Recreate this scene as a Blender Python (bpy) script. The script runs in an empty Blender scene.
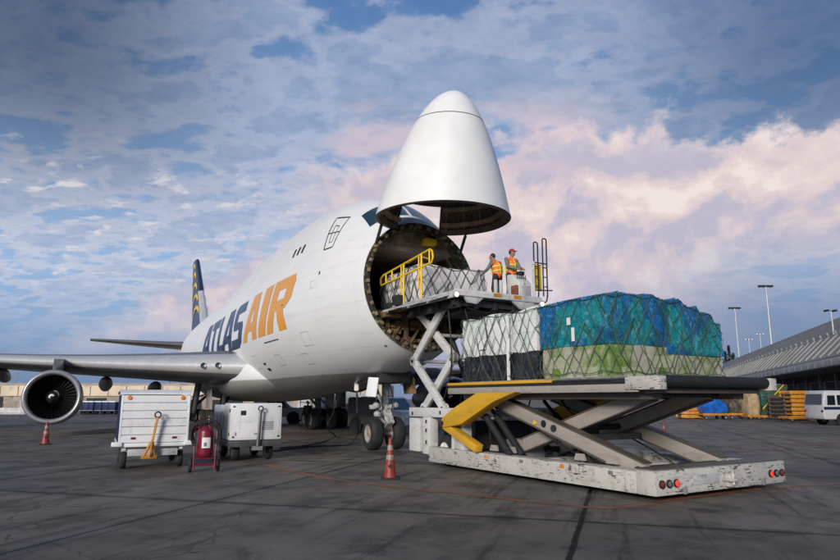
import bpy, bmesh, math, random
from mathutils import Vector, Matrix, noise as mnoise
R = math.radians
random.seed(7)
sc = bpy.context.scene
COL = sc.collection

# ------------------------------------------------------------------ materials
class NT:
    """tiny helper to write node graphs"""
    def __init__(s, tree): s.t = tree; s.n = tree.nodes; s.l = tree.links
    def node(s, kind, **kw):
        n = s.n.new(kind)
        for k, v in kw.items(): setattr(n, k, v)
        return n
    def put(s, sock, v):
        if isinstance(v, bpy.types.NodeSocket): s.l.new(v, sock)
        elif v is not None:
            try: sock.default_value = v
            except Exception: sock.default_value = (v[0], v[1], v[2], 1.0)
    def m(s, op, a, b=None, c=None, clamp=False):
        n = s.node('ShaderNodeMath', operation=op); n.use_clamp = clamp
        s.put(n.inputs[0], a)
        if b is not None: s.put(n.inputs[1], b)
        if c is not None: s.put(n.inputs[2], c)
        return n.outputs[0]
    def step(s, x, lo, hi):          # smoothstep lo..hi
        n = s.node('ShaderNodeMapRange', interpolation_type='SMOOTHSTEP')
        s.put(n.inputs[0], x); s.put(n.inputs[1], lo); s.put(n.inputs[2], hi)
        return n.outputs[0]
    def mix(s, f, a, b, mode='MIX'):
        n = s.node('ShaderNodeMix', data_type='RGBA', blend_type=mode)
        s.put(n.inputs[0], f)
        s.put(n.inputs[6], a if isinstance(a, bpy.types.NodeSocket) else (*a[:3], 1))
        s.put(n.inputs[7], b if isinstance(b, bpy.types.NodeSocket) else (*b[:3], 1))
        return n.outputs[2]
    def noise(s, vec, scale, detail=4, rough=.55, dist=0.0):
        n = s.node('ShaderNodeTexNoise'); s.put(n.inputs['Vector'], vec)
        s.put(n.inputs['Scale'], scale); s.put(n.inputs['Detail'], detail)
        s.put(n.inputs['Roughness'], rough); s.put(n.inputs['Distortion'], dist)
        return n.outputs[0]
    def mapv(s, vec, scale=(1, 1, 1), loc=(0, 0, 0), rot=(0, 0, 0)):
        n = s.node('ShaderNodeMapping'); s.put(n.inputs[0], vec)
        n.inputs[1].default_value = loc; n.inputs[2].default_value = rot; n.inputs[3].default_value = scale
        return n.outputs[0]
    def sep(s, vec):
        n = s.node('ShaderNodeSeparateXYZ'); s.put(n.inputs[0], vec); return n.outputs
    def comb(s, x, y, z):
        n = s.node('ShaderNodeCombineXYZ'); s.put(n.inputs[0], x); s.put(n.inputs[1], y); s.put(n.inputs[2], z)
        return n.outputs[0]

def newmat(name):
    m = bpy.data.materials.new(name); m.use_nodes = True
    t = NT(m.node_tree); b = t.n['Principled BSDF']
    co = t.node('ShaderNodeTexCoord')
    return m, t, b, co.outputs['Object']

def mat(name, base, rough=.5, metal=0.0, var=.18, scale=3.0, bump=0.0, dirt=0.0, dirtcol=(.05, .04, .03), spec=.5, fine=40, stretch=(1, 1, 1)):
    m, t, b, o = newmat(name)
    o = t.mapv(o, stretch)
    n = t.noise(o, scale, 5)
    lo = [c * (1 - var) for c in base]; hi = [min(1, c * (1 + var)) for c in base]
    c = t.mix(t.step(n, .3, .7), lo, hi)
    if dirt:
        d = t.noise(o, scale * 1.7, 8, .7)
        f = t.m('MULTIPLY', t.step(d, .62 - .3 * dirt, .78 - .2 * dirt), min(1, .4 + dirt))
        c = t.mix(f, c, dirtcol)
    t.put(b.inputs['Base Color'], c)
    r = t.noise(o, scale * 4, 4)
    t.put(b.inputs['Roughness'], t.m('ADD', t.m('MULTIPLY', r, .22), rough - .11))
    b.inputs['Metallic'].default_value = metal
    b.inputs['Specular IOR Level'].default_value = spec
    if bump:
        bn = t.node('ShaderNodeBump'); bn.inputs['Strength'].default_value = bump; bn.inputs['Distance'].default_value = .02
        t.put(bn.inputs['Height'], t.noise(o, fine, 5)); t.put(b.inputs['Normal'], bn.outputs[0])
    return m

def chipped(name, base, chip=.5, rust=.3, rough=.55):
    """scratched working paint: chips, streaks, rust"""
    m, t, b, o = newmat(name)
    c = t.mix(t.noise(o, 1.2, 6), [x * .72 for x in base], base)
    grime = t.noise(t.mapv(o, (1.5, 1.5, 5)), 1.3, 7, .7)
    c = t.mix(t.m('MULTIPLY', t.step(grime, .5, .75), .55), c, (.16, .13, .10))
    ch = t.noise(t.mapv(o, (.9, .9, 5)), 6.5, 10, .76)
    pa = t.noise(t.mapv(o, (1, 1, 1.6), (3, 1, 2)), 1.5, 5, .6)
    thr = t.m('SUBTRACT', .69 - .055 * chip, t.m('MULTIPLY', t.step(pa, .35, .70), .075 * chip))
    c = t.mix(t.step(t.m('SUBTRACT', ch, thr), .0, .025), c, (.03, .026, .023))
    sc2 = t.noise(t.mapv(o, (9, 9, 1.3)), 1.6, 9, .74)
    c = t.mix(t.m('MULTIPLY', t.step(sc2, .61 - .03 * chip, .69), min(.8, .6 * chip)), c, (.05, .042, .036))
    ru = t.noise(o, 2.6, 9, .7)
    c = t.mix(t.m('MULTIPLY', t.step(ru, .62, .75), rust), c, (.16, .06, .02))
    t.put(b.inputs['Base Color'], c)
    t.put(b.inputs['Roughness'], t.m('ADD', t.m('MULTIPLY', ch, .4), rough - .2))
    bn = t.node('ShaderNodeBump'); bn.inputs['Strength'].default_value = .25; bn.inputs['Distance'].default_value = .01
    t.put(bn.inputs['Height'], ch); t.put(b.inputs['Normal'], bn.outputs[0])
    return m

def glass(name, col, rough=.08):
    m, t, b, o = newmat(name)
    t.put(b.inputs['Base Color'], t.mix(t.noise(o, 2, 3), [x * .7 for x in col], col))
    b.inputs['Roughness'].default_value = rough; b.inputs['Specular IOR Level'].default_value = .9
    return m

def glow(name, col, strength):
    m, t, b, o = newmat(name)
    t.put(b.inputs['Base Color'], t.mix(t.noise(o, 9, 2), [x * .8 for x in col], col))
    b.inputs['Emission Color'].default_value = (*col, 1); b.inputs['Emission Strength'].default_value = strength
    return m

# aircraft skin: white above, grey belly with underside shading put into its colour, thin panel lines and streaks
def fus_mat():
    m, t, b, o = newmat('aircraft white paint')
    x, y, z = t.sep(o)[0:3]
    n1 = t.noise(o, .5, 5); n2 = t.noise(t.mapv(o, (1, .25, 3)), 1.2, 7, .65)
    white = t.mix(n1, (.74, .745, .75), (.84, .84, .83))
    white = t.mix(t.m('MULTIPLY', t.step(n2, .48, .75), .30), white, (.55, .52, .48))
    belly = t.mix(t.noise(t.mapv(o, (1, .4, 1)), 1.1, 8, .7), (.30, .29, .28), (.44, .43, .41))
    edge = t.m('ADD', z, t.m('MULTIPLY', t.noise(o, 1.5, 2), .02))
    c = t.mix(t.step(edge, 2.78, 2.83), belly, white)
    # frames every 2.6 m along the length and a few lap joints around
    fy = t.m('ABSOLUTE', t.m('SUBTRACT', t.m('FRACT', t.m('MULTIPLY', t.m('ADD', y, 40.0), 1 / 2.6)), .5))
    lf = t.m('SUBTRACT', 1.0, t.step(fy, .003, .007))
    fz = t.m('ABSOLUTE', t.m('SUBTRACT', t.m('FRACT', t.m('MULTIPLY', z, 1 / 1.43)), .5))
    lz = t.m('SUBTRACT', 1.0, t.step(fz, .004, .011))
    c = t.mix(t.m('MULTIPLY', t.m('MAXIMUM', lf, lz), .17), c, (.3, .3, .32))
    t.put(b.inputs['Base Color'], c)
    t.put(b.inputs['Roughness'], t.m('ADD', t.m('MULTIPLY', n2, .2), .28))
    bn = t.node('ShaderNodeBump'); bn.inputs['Strength'].default_value = .06; bn.inputs['Distance'].default_value = .05
    t.put(bn.inputs['Height'], t.noise(o, .9, 3)); t.put(b.inputs['Normal'], bn.outputs[0])
    return m

M = dict(
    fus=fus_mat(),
    visor=mat('nose door white paint', (.80, .80, .79), .35, var=.05, scale=.8, dirt=.12, dirtcol=(.6, .58, .54)),
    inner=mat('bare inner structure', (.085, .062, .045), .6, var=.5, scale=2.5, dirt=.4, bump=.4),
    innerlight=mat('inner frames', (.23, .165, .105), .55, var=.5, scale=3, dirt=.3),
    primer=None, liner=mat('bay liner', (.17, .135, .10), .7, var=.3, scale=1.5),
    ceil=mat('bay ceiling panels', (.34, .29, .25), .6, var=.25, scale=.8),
    tan=mat('tan lower structure', (.20, .125, .06), .6, var=.5, scale=2.2, dirt=.45),
    navy=mat('navy paint', (.010, .020, .075), .35, var=.15, scale=.5),
    metal=mat('bare metal lip', (.42, .42, .44), .36, metal=.5, var=.1, scale=2),
    wing=mat('wing grey paint', (.13, .13, .135), .36, var=.10, scale=.5),
    wingunder=mat('fairing grey paint', (.30, .30, .31), .45, var=.2, scale=1.1, dirt=.15),
    lemetal=mat('polished leading edge', (.66, .66, .67), .3, metal=.45, var=.05, scale=1),
    nac=mat('nacelle grey', (.23, .235, .25), .35, var=.12, scale=1.0, dirt=.15),
    dark=mat('dark steel', (.022, .021, .021), .55, var=.4, scale=4, dirt=.2, dirtcol=(.07, .05, .035)),
    black=mat('black rubber', (.014, .014, .015), .7, var=.3, scale=6, bump=.3),
    tyre=mat('tyre rubber', (.017, .017, .018), .78, var=.35, scale=5, bump=.4, dirt=.2, dirtcol=(.05, .045, .04)),
    rim=mat('wheel rim paint', (.30, .28, .26), .45, var=.25, scale=6, dirt=.4),
    gear=mat('gear strut paint', (.45, .44, .42), .4, var=.3, scale=5, dirt=.45),
    white=mat('white sheet paint', (.74, .75, .76), .4, var=.07, scale=1.3, dirt=.26, dirtcol=(.36, .33, .3)),
    grey=mat('grey sheet paint', (.22, .22, .225), .5, var=.2, scale=2, dirt=.35),
    dgrey=mat('dark grey chassis paint', (.07, .07, .072), .5, var=.3, scale=3, dirt=.3),
    lgrey=mat('light grey paint', (.42, .42, .42), .5, var=.2, scale=2, dirt=.35),
    loader=chipped('loader white chipped paint', (.58, .56, .52), 1.5, .6),
    loadw=chipped('loader white paint', (.66, .66, .64), .25, .2),
    arm=chipped('scissor arm worn paint', (.38, .35, .315), .5, .5),
    yellow=chipped('loader yellow paint', (.72, .40, .018), .05, .1),
    rail=mat('yellow rail paint', (.78, .50, .015), .4, var=.1, scale=4, dirt=.15),
    orange=mat('orange paint', (.47, .20, .022), .45, var=.18, scale=4, dirt=.25),
    cone=mat('cone orange plastic', (.24, .032, .02), .5, var=.22, scale=7, dirt=.35),
    conew=mat('cone reflective band', (.27, .22, .18), .45, var=.2, scale=9, dirt=.4),
    red2=mat('brown red panel', (.22, .07, .04), .5, var=.2, scale=5),
    red=mat('red paint', (.17, .010, .026), .35, var=.2, scale=4, dirt=.2),
    glass=glass('tinted glass', (.04, .13, .18)), glassd=glass('dark glass', (.012, .018, .025)),
    cockpit=glass('cockpit glass', (.016, .05, .07), .1),
    fore=mat('dark blue grey forehead panel', (.05, .058, .08), .35, var=.2, scale=1.5),
    lamp=glow('lit warm lamp', (1.0, .80, .5), 3.0), redlamp=glow('lit red lamp', (1.0, .03, .015), 1.5),
    reddull=mat('unlit red lens', (.22, .02, .015), .25, var=.2, scale=8), cleardull=mat('unlit clear lens', (.14, .14, .15), .2, scale=8),
    amber=mat('amber reflector', (.70, .22, .03), .3, scale=9),
    cable=mat('black cable', (.012, .012, .012), .6, scale=5),
    strap=mat('green cargo net webbing', (.035, .075, .04), .75, var=.5, scale=2),
    strapd=mat('dark cargo net webbing', (.04, .05, .038), .75, var=.5, scale=2),
    alu=mat('aluminium pallet', (.35, .34, .33), .45, metal=.6, var=.25, scale=3, dirt=.3),
    skin=mat('skin', (.36, .19, .12), .55, var=.12, scale=9), hair=mat('dark hair', (.012, .01, .009), .6, var=.4, scale=30),
    vest=mat('orange safety vest', (.85, .17, .02), .6, var=.15, scale=8), lime=mat('lime reflective tape', (.62, .68, .12), .45, scale=12),
    shirt=mat('grey work shirt', (.16, .16, .17), .8, var=.25, scale=9), trouser=mat('dark work trousers', (.022, .023, .03), .8, var=.3, scale=9),
    capred=mat('red cap cloth', (.36, .015, .03), .75, var=.2, scale=12), boot=mat('dark boots', (.02, .017, .015), .6, scale=9),
    conc=mat('concrete wall', (.20, .205, .20), .8, var=.15, scale=.35, dirt=.2, dirtcol=(.15, .15, .14)),
    roofm=mat('grey ribbed roof', (.22, .225, .215), .6, var=.15, scale=.25, dirt=.25, dirtcol=(.12, .12, .115)),
    eave=mat('pale eave band', (.36, .37, .37), .6, var=.12, scale=.4, dirt=.2),
    cream=mat('cream hangar wall', (.66, .55, .41), .75, var=.12, scale=.3, dirt=.35, dirtcol=(.28, .22, .17)),
    creamlow=mat('lower hangar wall', (.33, .28, .23), .8, var=.2, scale=.4, dirt=.4),
    darkbay=mat('dark bay interior', (.018, .018, .019), .8, var=.4, scale=.8),
    pole=mat('galvanised pole', (.50, .50, .50), .45, metal=.3, var=.1, scale=1),
    leafd=mat('conifer needles', (.018, .035, .018), .8, var=.5, scale=2), bark=mat('bark', (.06, .04, .025), .9, scale=3),
    bluetarp=mat('bright blue tarpaulin', (.01, .10, .42), .35, var=.35, scale=2.5, bump=.5, fine=8),
    wood=mat('plywood', (.40, .29, .17), .7, var=.2, scale=2), browntarp=mat('dark wrapped load', (.10, .085, .07), .6, var=.6, scale=2.5, dirt=.4),
    navycart=mat('navy canvas', (.012, .02, .075), .7, var=.25, scale=2, bump=.3, fine=12),
    silver=mat('silver van paint', (.55, .56, .58), .3, var=.05, scale=1), vanw=mat('van white paint', (.46, .47, .49), .3, var=.06, scale=1, dirt=.1),
    greyvan=mat('grey truck paint', (.09, .088, .085), .4, var=.15, scale=1.5, dirt=.2),
    bluewhite=mat('pale blue white paint', (.62, .70, .78), .35, var=.1, scale=1.5, dirt=.2),
    textil=mat('notice paper', (.75, .75, .74), .6, var=.05, scale=3),
)
M['armd'] = chipped('rusty arm edge', (.11, .09, .075), .3, .6)
def primer_mat():
    m, t, b, o = newmat('door frame primer and latches')
    v = t.node('ShaderNodeTexVoronoi'); t.put(v.inputs['Vector'], o); v.inputs['Scale'].default_value = 7
    n = t.noise(o, 5, 6, .7)
    c = t.mix(t.step(v.outputs['Distance'], .1, .45), (.17, .15, .07), (.03, .027, .02))
    c = t.mix(t.step(n, .56, .64), c, (.28, .24, .14))
    t.put(b.inputs['Base Color'], c); b.inputs['Roughness'].default_value = .5
    return m
M['primer'] = primer_mat()
def letter_mat(name, lo, hi, z0, z1):
    m, t, b, o = newmat(name)
    z = t.sep(o)[2]
    c = t.mix(t.step(t.m('ADD', z, t.m('MULTIPLY', t.noise(o, .8, 3), .3)), z0, z1), lo, hi)
    t.put(b.inputs['Base Color'], c); b.inputs['Roughness'].default_value = .35
    return m
M['lnavy'] = letter_mat('navy fading lettering', (.008, .016, .075), (.05, .07, .16), 4.8, 7.4)
M['lorange'] = letter_mat('orange fading lettering', (.78, .33, .004), (.74, .33, .06), 4.7, 7.2)
def plastic_load(name, cols, scale, rowh):
    m, t, b, o = newmat(name)
    x, y, z = t.sep(o)[0:3]
    h = t.m('ADD', x, y)
    br = t.node('ShaderNodeTexBrick'); t.put(br.inputs['Vector'], t.comb(h, z, 0.0))
    br.inputs['Scale'].default_value = scale; br.inputs['Mortar Size'].default_value = .006
    br.inputs['Brick Width'].default_value = .9; br.inputs['Row Height'].default_value = rowh
    br.inputs['Color1'].default_value = (*cols[0], 1); br.inputs['Color2'].default_value = (*cols[1], 1); br.inputs['Mortar'].default_value = (*cols[3], 1)
    n = t.noise(o, 1.6, 6, .65)
    c = t.mix(t.step(n, .42, .6), br.outputs[0], cols[2])
    cr = t.noise(t.mapv(o, (1, 1, 1)), 6, 7, .7, .6)
    c = t.mix(t.m('MULTIPLY', t.step(cr, .52, .7), .5), c, (.58, .58, .55))
    t.put(b.inputs['Base Color'], c); b.inputs['Roughness'].default_value = .25
    bn = t.node('ShaderNodeBump'); bn.inputs['Strength'].default_value = .6; bn.inputs['Distance'].default_value = .03
    t.put(bn.inputs['Height'], cr); t.put(b.inputs['Normal'], bn.outputs[0])
    return m
M['greenload'] = plastic_load('plastic wrapped green cartons', [(.12, .22, .02), (.38, .43, .26), (.40, .37, .29), (.12, .14, .07)], 1.6, .42)
M['whiteload'] = plastic_load('plastic wrapped white cartons', [(.74, .76, .73), (.60, .69, .63), (.78, .78, .76), (.3, .38, .32)], 1.7, .5)
M['silverload'] = plastic_load('silver wrapped cartons', [(.68, .66, .66), (.74, .72, .72), (.78, .76, .76), (.25, .24, .24)], 1.9, .6)
def tarp_mat(name, a, b_, c_, sc_=1.0):
    m, t, b, o = newmat(name)
    x, y, z = t.sep(o)[0:3]
    v = t.node('ShaderNodeTexVoronoi', distance='CHEBYCHEV'); t.put(v.inputs['Vector'], t.mapv(o, (1.5 * sc_, 1.5 * sc_, 1.1 * sc_)))
    v.inputs['Scale'].default_value = 1.0; v.inputs['Randomness'].default_value = .8
    hue = t.sep(v.outputs['Color'])[0]
    c = t.mix(t.step(hue, .3, .7), a, b_)
    cr = t.noise(o, 4.5, 8, .65, .8)
    c = t.mix(t.m('MULTIPLY', t.step(cr, .50, .68), .40), c, c_)
    c = t.mix(t.m('MULTIPLY', t.step(v.outputs['Distance'], .42, .62), .5), c, [q * .25 for q in a])
    t.put(b.inputs['Base Color'], c); b.inputs['Roughness'].default_value = .20
    bn = t.node('ShaderNodeBump'); bn.inputs['Strength'].default_value = 1.0; bn.inputs['Distance'].default_value = .12
    t.put(bn.inputs['Height'], cr); t.put(b.inputs['Normal'], bn.outputs[0])
    return m
M['bluewrap'] = tarp_mat('blue and teal plastic wrap', (.002, .15, .42), (.003, .25, .29), (.22, .60, .70))  # last colour paints glossy wrinkle highlights into the plastic
M['blackwrap'] = tarp_mat('black plastic wrap', (.012, .015, .022), (.02, .025, .035), (.05, .06, .075), .8)
M['greenwrap'] = tarp_mat('green netted load', (.02, .10, .08), (.07, .07, .05), (.02, .13, .2), 1.5)

# ------------------------------------------------------------------ mesh builder
class MB:
    def __init__(s): s.bm = bmesh.new()
    def quad(s, *p):
        return s.bm.faces.new([s.bm.verts.new(q) for q in p])
    def add(s, vs, fs):
        b = [s.bm.verts.new(v) for v in vs]
        for f in fs:
            try: s.bm.faces.new([b[i] for i in f])
            except ValueError: pass
        return b
    def box(s, x0, x1, y0, y1, z0, z1, bev=0.0, mtx=None):
        tmp = bmesh.new(); bmesh.ops.create_cube(tmp, size=1)
        for v in tmp.verts:
            v.co = Vector(((x0 + x1) / 2 + v.co.x * (x1 - x0), (y0 + y1) / 2 + v.co.y * (y1 - y0), (z0 + z1) / 2 + v.co.z * (z1 - z0)))
        if bev: bmesh.ops.bevel(tmp, geom=tmp.edges[:], offset=bev, segments=2, affect='EDGES', profile=.5)
        s.merge(tmp, mtx); return s
    def merge(s, tmp, mtx=None):
        if mtx is not None: bmesh.ops.transform(tmp, matrix=mtx, verts=tmp.verts)
        me = bpy.data.meshes.new('t'); tmp.to_mesh(me); tmp.free(); s.bm.from_mesh(me); bpy.data.meshes.remove(me)
    def bar(s, p, q, w, h, up=(0, 0, 1), bev=0.0):
        """beam from p to q; w across, h along 'up'"""
        p, q = Vector(p), Vector(q); d = q - p; L = d.length; d.normalize()
        u = Vector(up); sx = d.cross(u)
        if sx.length < 1e-4: sx = d.cross(Vector((1, 0, 0)))
        sx.normalize(); u = sx.cross(d)
        mt = Matrix((sx, d, u)).transposed().to_4x4(); mt.translation = p
        return s.box(-w / 2, w / 2, 0, L, -h / 2, h / 2, bev, mt)
    def tube(s, pts, r, n=8, closed=False, rs=None):
        pts = [Vector(p) for p in pts]; rings = []
        N = len(pts); nx = None
        for i, p in enumerate(pts):
            if closed: d = pts[(i + 1) % N] - pts[i - 1]
            else: d = pts[min(i + 1, N - 1)] - pts[max(i - 1, 0)]
            if d.length < 1e-9: d = Vector((0, 0, 1))
            d.normalize()
            if nx is None:
                nx = d.cross(Vector((0, 0, 1)))
                if nx.length < .05: nx = d.cross(Vector((1, 0, 0)))
            nx = nx - d * nx.dot(d); nx.normalize(); ny = d.cross(nx)
            rr = rs[i] if rs else r
            rings.append([s.bm.verts.new(p + (nx * math.cos(a) + ny * math.sin(a)) * rr) for a in [2 * math.pi * k / n for k in range(n)]])
        for i in range(N if closed else N - 1):
            a, b = rings[i], rings[(i + 1) % N]
            for k in range(n): s.bm.faces.new((a[k], a[(k + 1) % n], b[(k + 1) % n], b[k]))
        if not closed:
            s.bm.faces.new(rings[0][::-1]); s.bm.faces.new(rings[-1])
        return s
    def lathe(s, prof, o, axis, n=24):
        """profile [(r, t)] revolved about axis through o"""
        o = Vector(o); d = Vector(axis).normalized()
        x = d.cross(Vector((0, 0, 1)))
        if x.length < .05: x = d.cross(Vector((1, 0, 0)))
        x.normalize(); y = d.cross(x); prev = None
        for r, t in prof:
            if r < 1e-5: ring = [s.bm.verts.new(o + d * t)]
            else: ring = [s.bm.verts.new(o + d * t + (x * math.cos(a) + y * math.sin(a)) * r) for a in [2 * math.pi * k / n for k in range(n)]]
            if prev:
                for k in range(n):
                    a, b = prev, ring
                    if len(a) == 1 and len(b) == 1: break
                    if len(a) == 1: s.bm.faces.new((a[0], b[(k + 1) % n], b[k]))
                    elif len(b) == 1: s.bm.faces.new((a[k], a[(k + 1) % n], b[0]))
                    else: s.bm.faces.new((a[k], a[(k + 1) % n], b[(k + 1) % n], b[k]))
            prev = ring
        return s
    def prism(s, poly, ax, c0, c1, bev=0.0):
        """polygon extruded along axis ax ('x','y','z') from c0 to c1; poly holds the other two coordinates in order"""
        def P(u, v, c): return {'x': (c, u, v), 'y': (u, c, v), 'z': (u, v, c)}[ax]
        tmp = bmesh.new()
        a = [tmp.verts.new(P(u, v, c0)) for u, v in poly]; b = [tmp.verts.new(P(u, v, c1)) for u, v in poly]
        n = len(poly)
        tmp.faces.new(a[::-1]); tmp.faces.new(b)
        for i in range(n): tmp.faces.new((a[i], a[(i + 1) % n], b[(i + 1) % n], b[i]))
        bmesh.ops.recalc_face_normals(tmp, faces=tmp.faces[:])
        if bev: bmesh.ops.bevel(tmp, geom=tmp.edges[:], offset=bev, segments=2, affect='EDGES', profile=.5)
        s.merge(tmp); return s
    def loft(s, rings, closed=True, cap0=False, cap1=False, skip=None):
        vs = [[s.bm.verts.new(p) for p in r] for r in rings]; n = len(rings[0])
        for i, (a, b) in enumerate(zip(vs, vs[1:])):
            for k in range(n if closed else n - 1):
                if skip and skip(i, k): continue
                s.bm.faces.new((a[k], a[(k + 1) % n], b[(k + 1) % n], b[k]))
        if cap0: s.bm.faces.new(vs[0][::-1])
        if cap1: s.bm.faces.new(vs[-1])
        return s
    def build(s, name, material, parent=None, smooth=35, recalc=True, label=None, kind=None):
        if recalc: bmesh.ops.recalc_face_normals(s.bm, faces=s.bm.faces[:])
        me = bpy.data.meshes.new(name); s.bm.to_mesh(me); s.bm.free()
        for mm in (material if isinstance(material, (list, tuple)) else [material]): me.materials.append(mm)
        if smooth:
            for p in me.polygons: p.use_smooth = True
            me.set_sharp_from_angle(angle=R(smooth))
        o = bpy.data.objects.new(name, me); COL.objects.link(o)
        if parent: o.parent = parent
        if label: o['label'] = label
        if kind: o['kind'] = kind
        return o

def tag(o, label, cat, group=None, kind=None):
    o['label'] = label; o['category'] = cat
    if group: o['group'] = group
    if kind: o['kind'] = kind
    return o
def thing(name, label, cat, loc=(0, 0, 0), rz=0, group=None):
    o = bpy.data.objects.new(name, None); COL.objects.link(o); o.empty_display_size = .3
    o.location = loc; o.rotation_euler = (0, 0, R(rz))
    return tag(o, label, cat, group)
def copy_tree(o, parent=None):
    c = o.copy(); COL.objects.link(c)
    if parent: c.parent = parent
    for ch in list(o.children): copy_tree(ch, c)
    return c
def dup(o, loc, rz, label, group=None):
    c = copy_tree(o); c.location = loc; c.rotation_euler = (0, 0, R(rz)); c['label'] = label
    if group: c['group'] = group
    return c

# ------------------------------------------------------------------ camera
CAM_H = 1.85
cam = bpy.data.cameras.new('camera'); cam.sensor_width = 36; cam.lens = 36 * 640 / 840
cam.clip_start = .1; cam.clip_end = 8000
co = bpy.data.objects.new('camera', cam); COL.objects.link(co)
co.location = (0, 0, CAM_H); co.rotation_euler = (R(90) + math.atan2(119, 640), 0, 0)
sc.camera = co
sc.view_settings.view_transform = 'Standard'; sc.view_settings.look = 'None'; sc.view_settings.exposure = 0; sc.view_settings.gamma = 1

# ------------------------------------------------------------------ sky and light
SUN_AZ, SUN_EL = R(201), R(18)          # compass azimuth from +Y clockwise: behind the camera, to its left
w = bpy.data.worlds.new('World'); w.cycles.sampling_method = 'MANUAL'; w.cycles.sample_map_resolution = 256; sc.world = w; w.use_nodes = True
t = NT(w.node_tree); bg = t.n['Background']
g = t.node('ShaderNodeTexCoord').outputs['Generated']
x, y, z = t.sep(g)[0:3]
el = t.m('MULTIPLY', t.m('ARCSINE', z), 180 / math.pi)
az = t.m('MULTIPLY', t.m('ARCTAN2', x, y), 180 / math.pi)
sky = t.node('ShaderNodeTexSky', sky_type='NISHITA'); sky.sun_disc = False
sky.sun_elevation = SUN_EL; sky.sun_rotation = SUN_AZ
nis = t.mix(1.0, sky.outputs[0], (.075, .075, .082), 'MULTIPLY')
# blue of the open sky by elevation
c = t.mix(t.step(el, -1, 11), (.15, .25, .45), (.36, .54, .82))
c = t.mix(t.step(el, 13, 23), c, (.25, .40, .68))
c = t.mix(t.step(el, 21, 36), c, (.10, .23, .50))
c = t.mix(.12, c, nis)
# broken cloud deck seen in perspective: project the direction on a plane overhead
iz = t.m('DIVIDE', 1.0, t.m('MAXIMUM', t.m('ADD', z, .20), .10))
pl = t.comb(t.m('MULTIPLY', x, iz), t.m('MULTIPLY', y, iz), 0.0)
def deck(scale, off, rot, rough=.56, dist=.12, det=9, st=(1, 1.25, 1)):
    return t.noise(t.mapv(pl, st, off, (0, 0, rot)), scale, det, rough, dist)
d1 = deck(3.0, (3.1, 1.7, 0), .5); d2 = deck(8.5, (9.1, 4.2, 0), -.3, .6); d3 = deck(20, (2.3, 8.8, 0), .2, .6, .05)
dens = t.m('ADD', t.m('ADD', t.m('MULTIPLY', d1, .76), t.m('MULTIPLY', d2, .22)), t.m('MULTIPLY', d3, .06))
upper = t.step(el, 12, 26)
shade = t.mix(upper, (.40, .47, .66), (.29, .375, .55))
tops = t.mix(upper, (.66, .67, .78), (.45, .54, .72))
thick = t.step(dens, .50, .66)
cover = t.m('MULTIPLY', t.step(dens, t.m('SUBTRACT', .43, t.m('MULTIPLY', upper, .02)), t.m('SUBTRACT', .63, t.m('MULTIPLY', upper, .02))), t.step(el, 1.5, 10))
lump = deck(13, (5.5, .8, 0), .9, .6, .1)
cc = t.mix(t.step(lump, .28, .72), shade, tops)
cc = t.mix(t.m('MULTIPLY', thick, .50), cc, shade)
c = t.mix(t.m('MULTIPLY', cover, .80), c, cc)
# sunlit rims where the deck is thin
rim_ = t.m('MULTIPLY', t.m('MULTIPLY', t.step(el, 4, 11), t.step(dens, .45, .505)), t.m('SUBTRACT', 1.0, t.step(dens, .52, .57)))
c = t.mix(t.m('MULTIPLY', rim_, t.m('SUBTRACT', .50, t.m('MULTIPLY', upper, .25))), c, (.74, .72, .80))
# darker high on the left and on the right
cor = t.m('MULTIPLY', t.m('MULTIPLY', t.step(t.m('ABSOLUTE', t.m('SUBTRACT', az, 1.0)), 11, 34), t.step(el, 10, 27)), .78)
c = t.mix(cor, c, t.mix(t.step(az, -10, 10), (.04, .07, .14), (.05, .115, .26)))
# rows of small bright puffs on the left, mid height
pn = t.noise(t.mapv(pl, (1.0, 1.5, 1), (0, 0, 0), (0, 0, .2)), 8.5, 8, .60, .15)
band = t.m('MULTIPLY', t.m('MULTIPLY', t.step(el, 6, 10), t.m('SUBTRACT', 1.0, t.step(el, 16, 22))), t.m('SUBTRACT', 1.0, t.step(az, -14, -5)))
c = t.mix(t.m('MULTIPLY', t.m('MULTIPLY', t.step(pn, .54, .68), band), .85), c, (.80, .76, .80))
# sunlit pink cumulus: a ragged upper edge that depends on bearing
sph = t.comb(t.m('MULTIPLY', az, .06), t.m('MULTIPLY', el, .075), 0.0)
edge = t.noise(sph, 1.5, 9, .58, .15)
edge2 = t.noise(t.mapv(sph, (1, 1, 1), (5, 2, 0)), 4.2, 8, .58, .15)
hump = t.m('ADD', t.m('MULTIPLY', t.m('SUBTRACT', edge, .5), 12.0), t.m('MULTIPLY', t.m('SUBTRACT', edge2, .5), 9.0))
topR = t.m('SUBTRACT', 23.2, t.m('MULTIPLY', t.m('POWER', t.m('ABSOLUTE', t.m('MULTIPLY', t.m('SUBTRACT', az, 12.0), .06)), 2.0), 1.8))
topR = t.m('ADD', topR, hump)
dR = t.m('SUBTRACT', topR, el)
mR = t.m('MULTIPLY', t.step(dR, -.4, 1.5), t.step(az, -15, -4))
topL = t.m('ADD', t.m('SUBTRACT', 16.0, t.m('MULTIPLY', t.m('ABSOLUTE', t.m('ADD', az, 12.0)), .60)), hump)
mL = t.step(t.m('SUBTRACT', topL, el), -.5, 3.5)
mc = t.m('MAXIMUM', mR, t.m('MULTIPLY', mL, .9))
mc = t.m('MULTIPLY', mc, t.step(el, 1.5, 9))
mc = t.m('MULTIPLY', mc, t.m('SUBTRACT', 1.0, t.m('MULTIPLY', t.step(az, 17, 31), t.m('SUBTRACT', 1.0, t.step(el, 8, 15)))))
b1 = t.noise(t.mapv(sph, (1, 1, 1), (2, 7, 0)), 1.9, 9, .58, .25)
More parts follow.
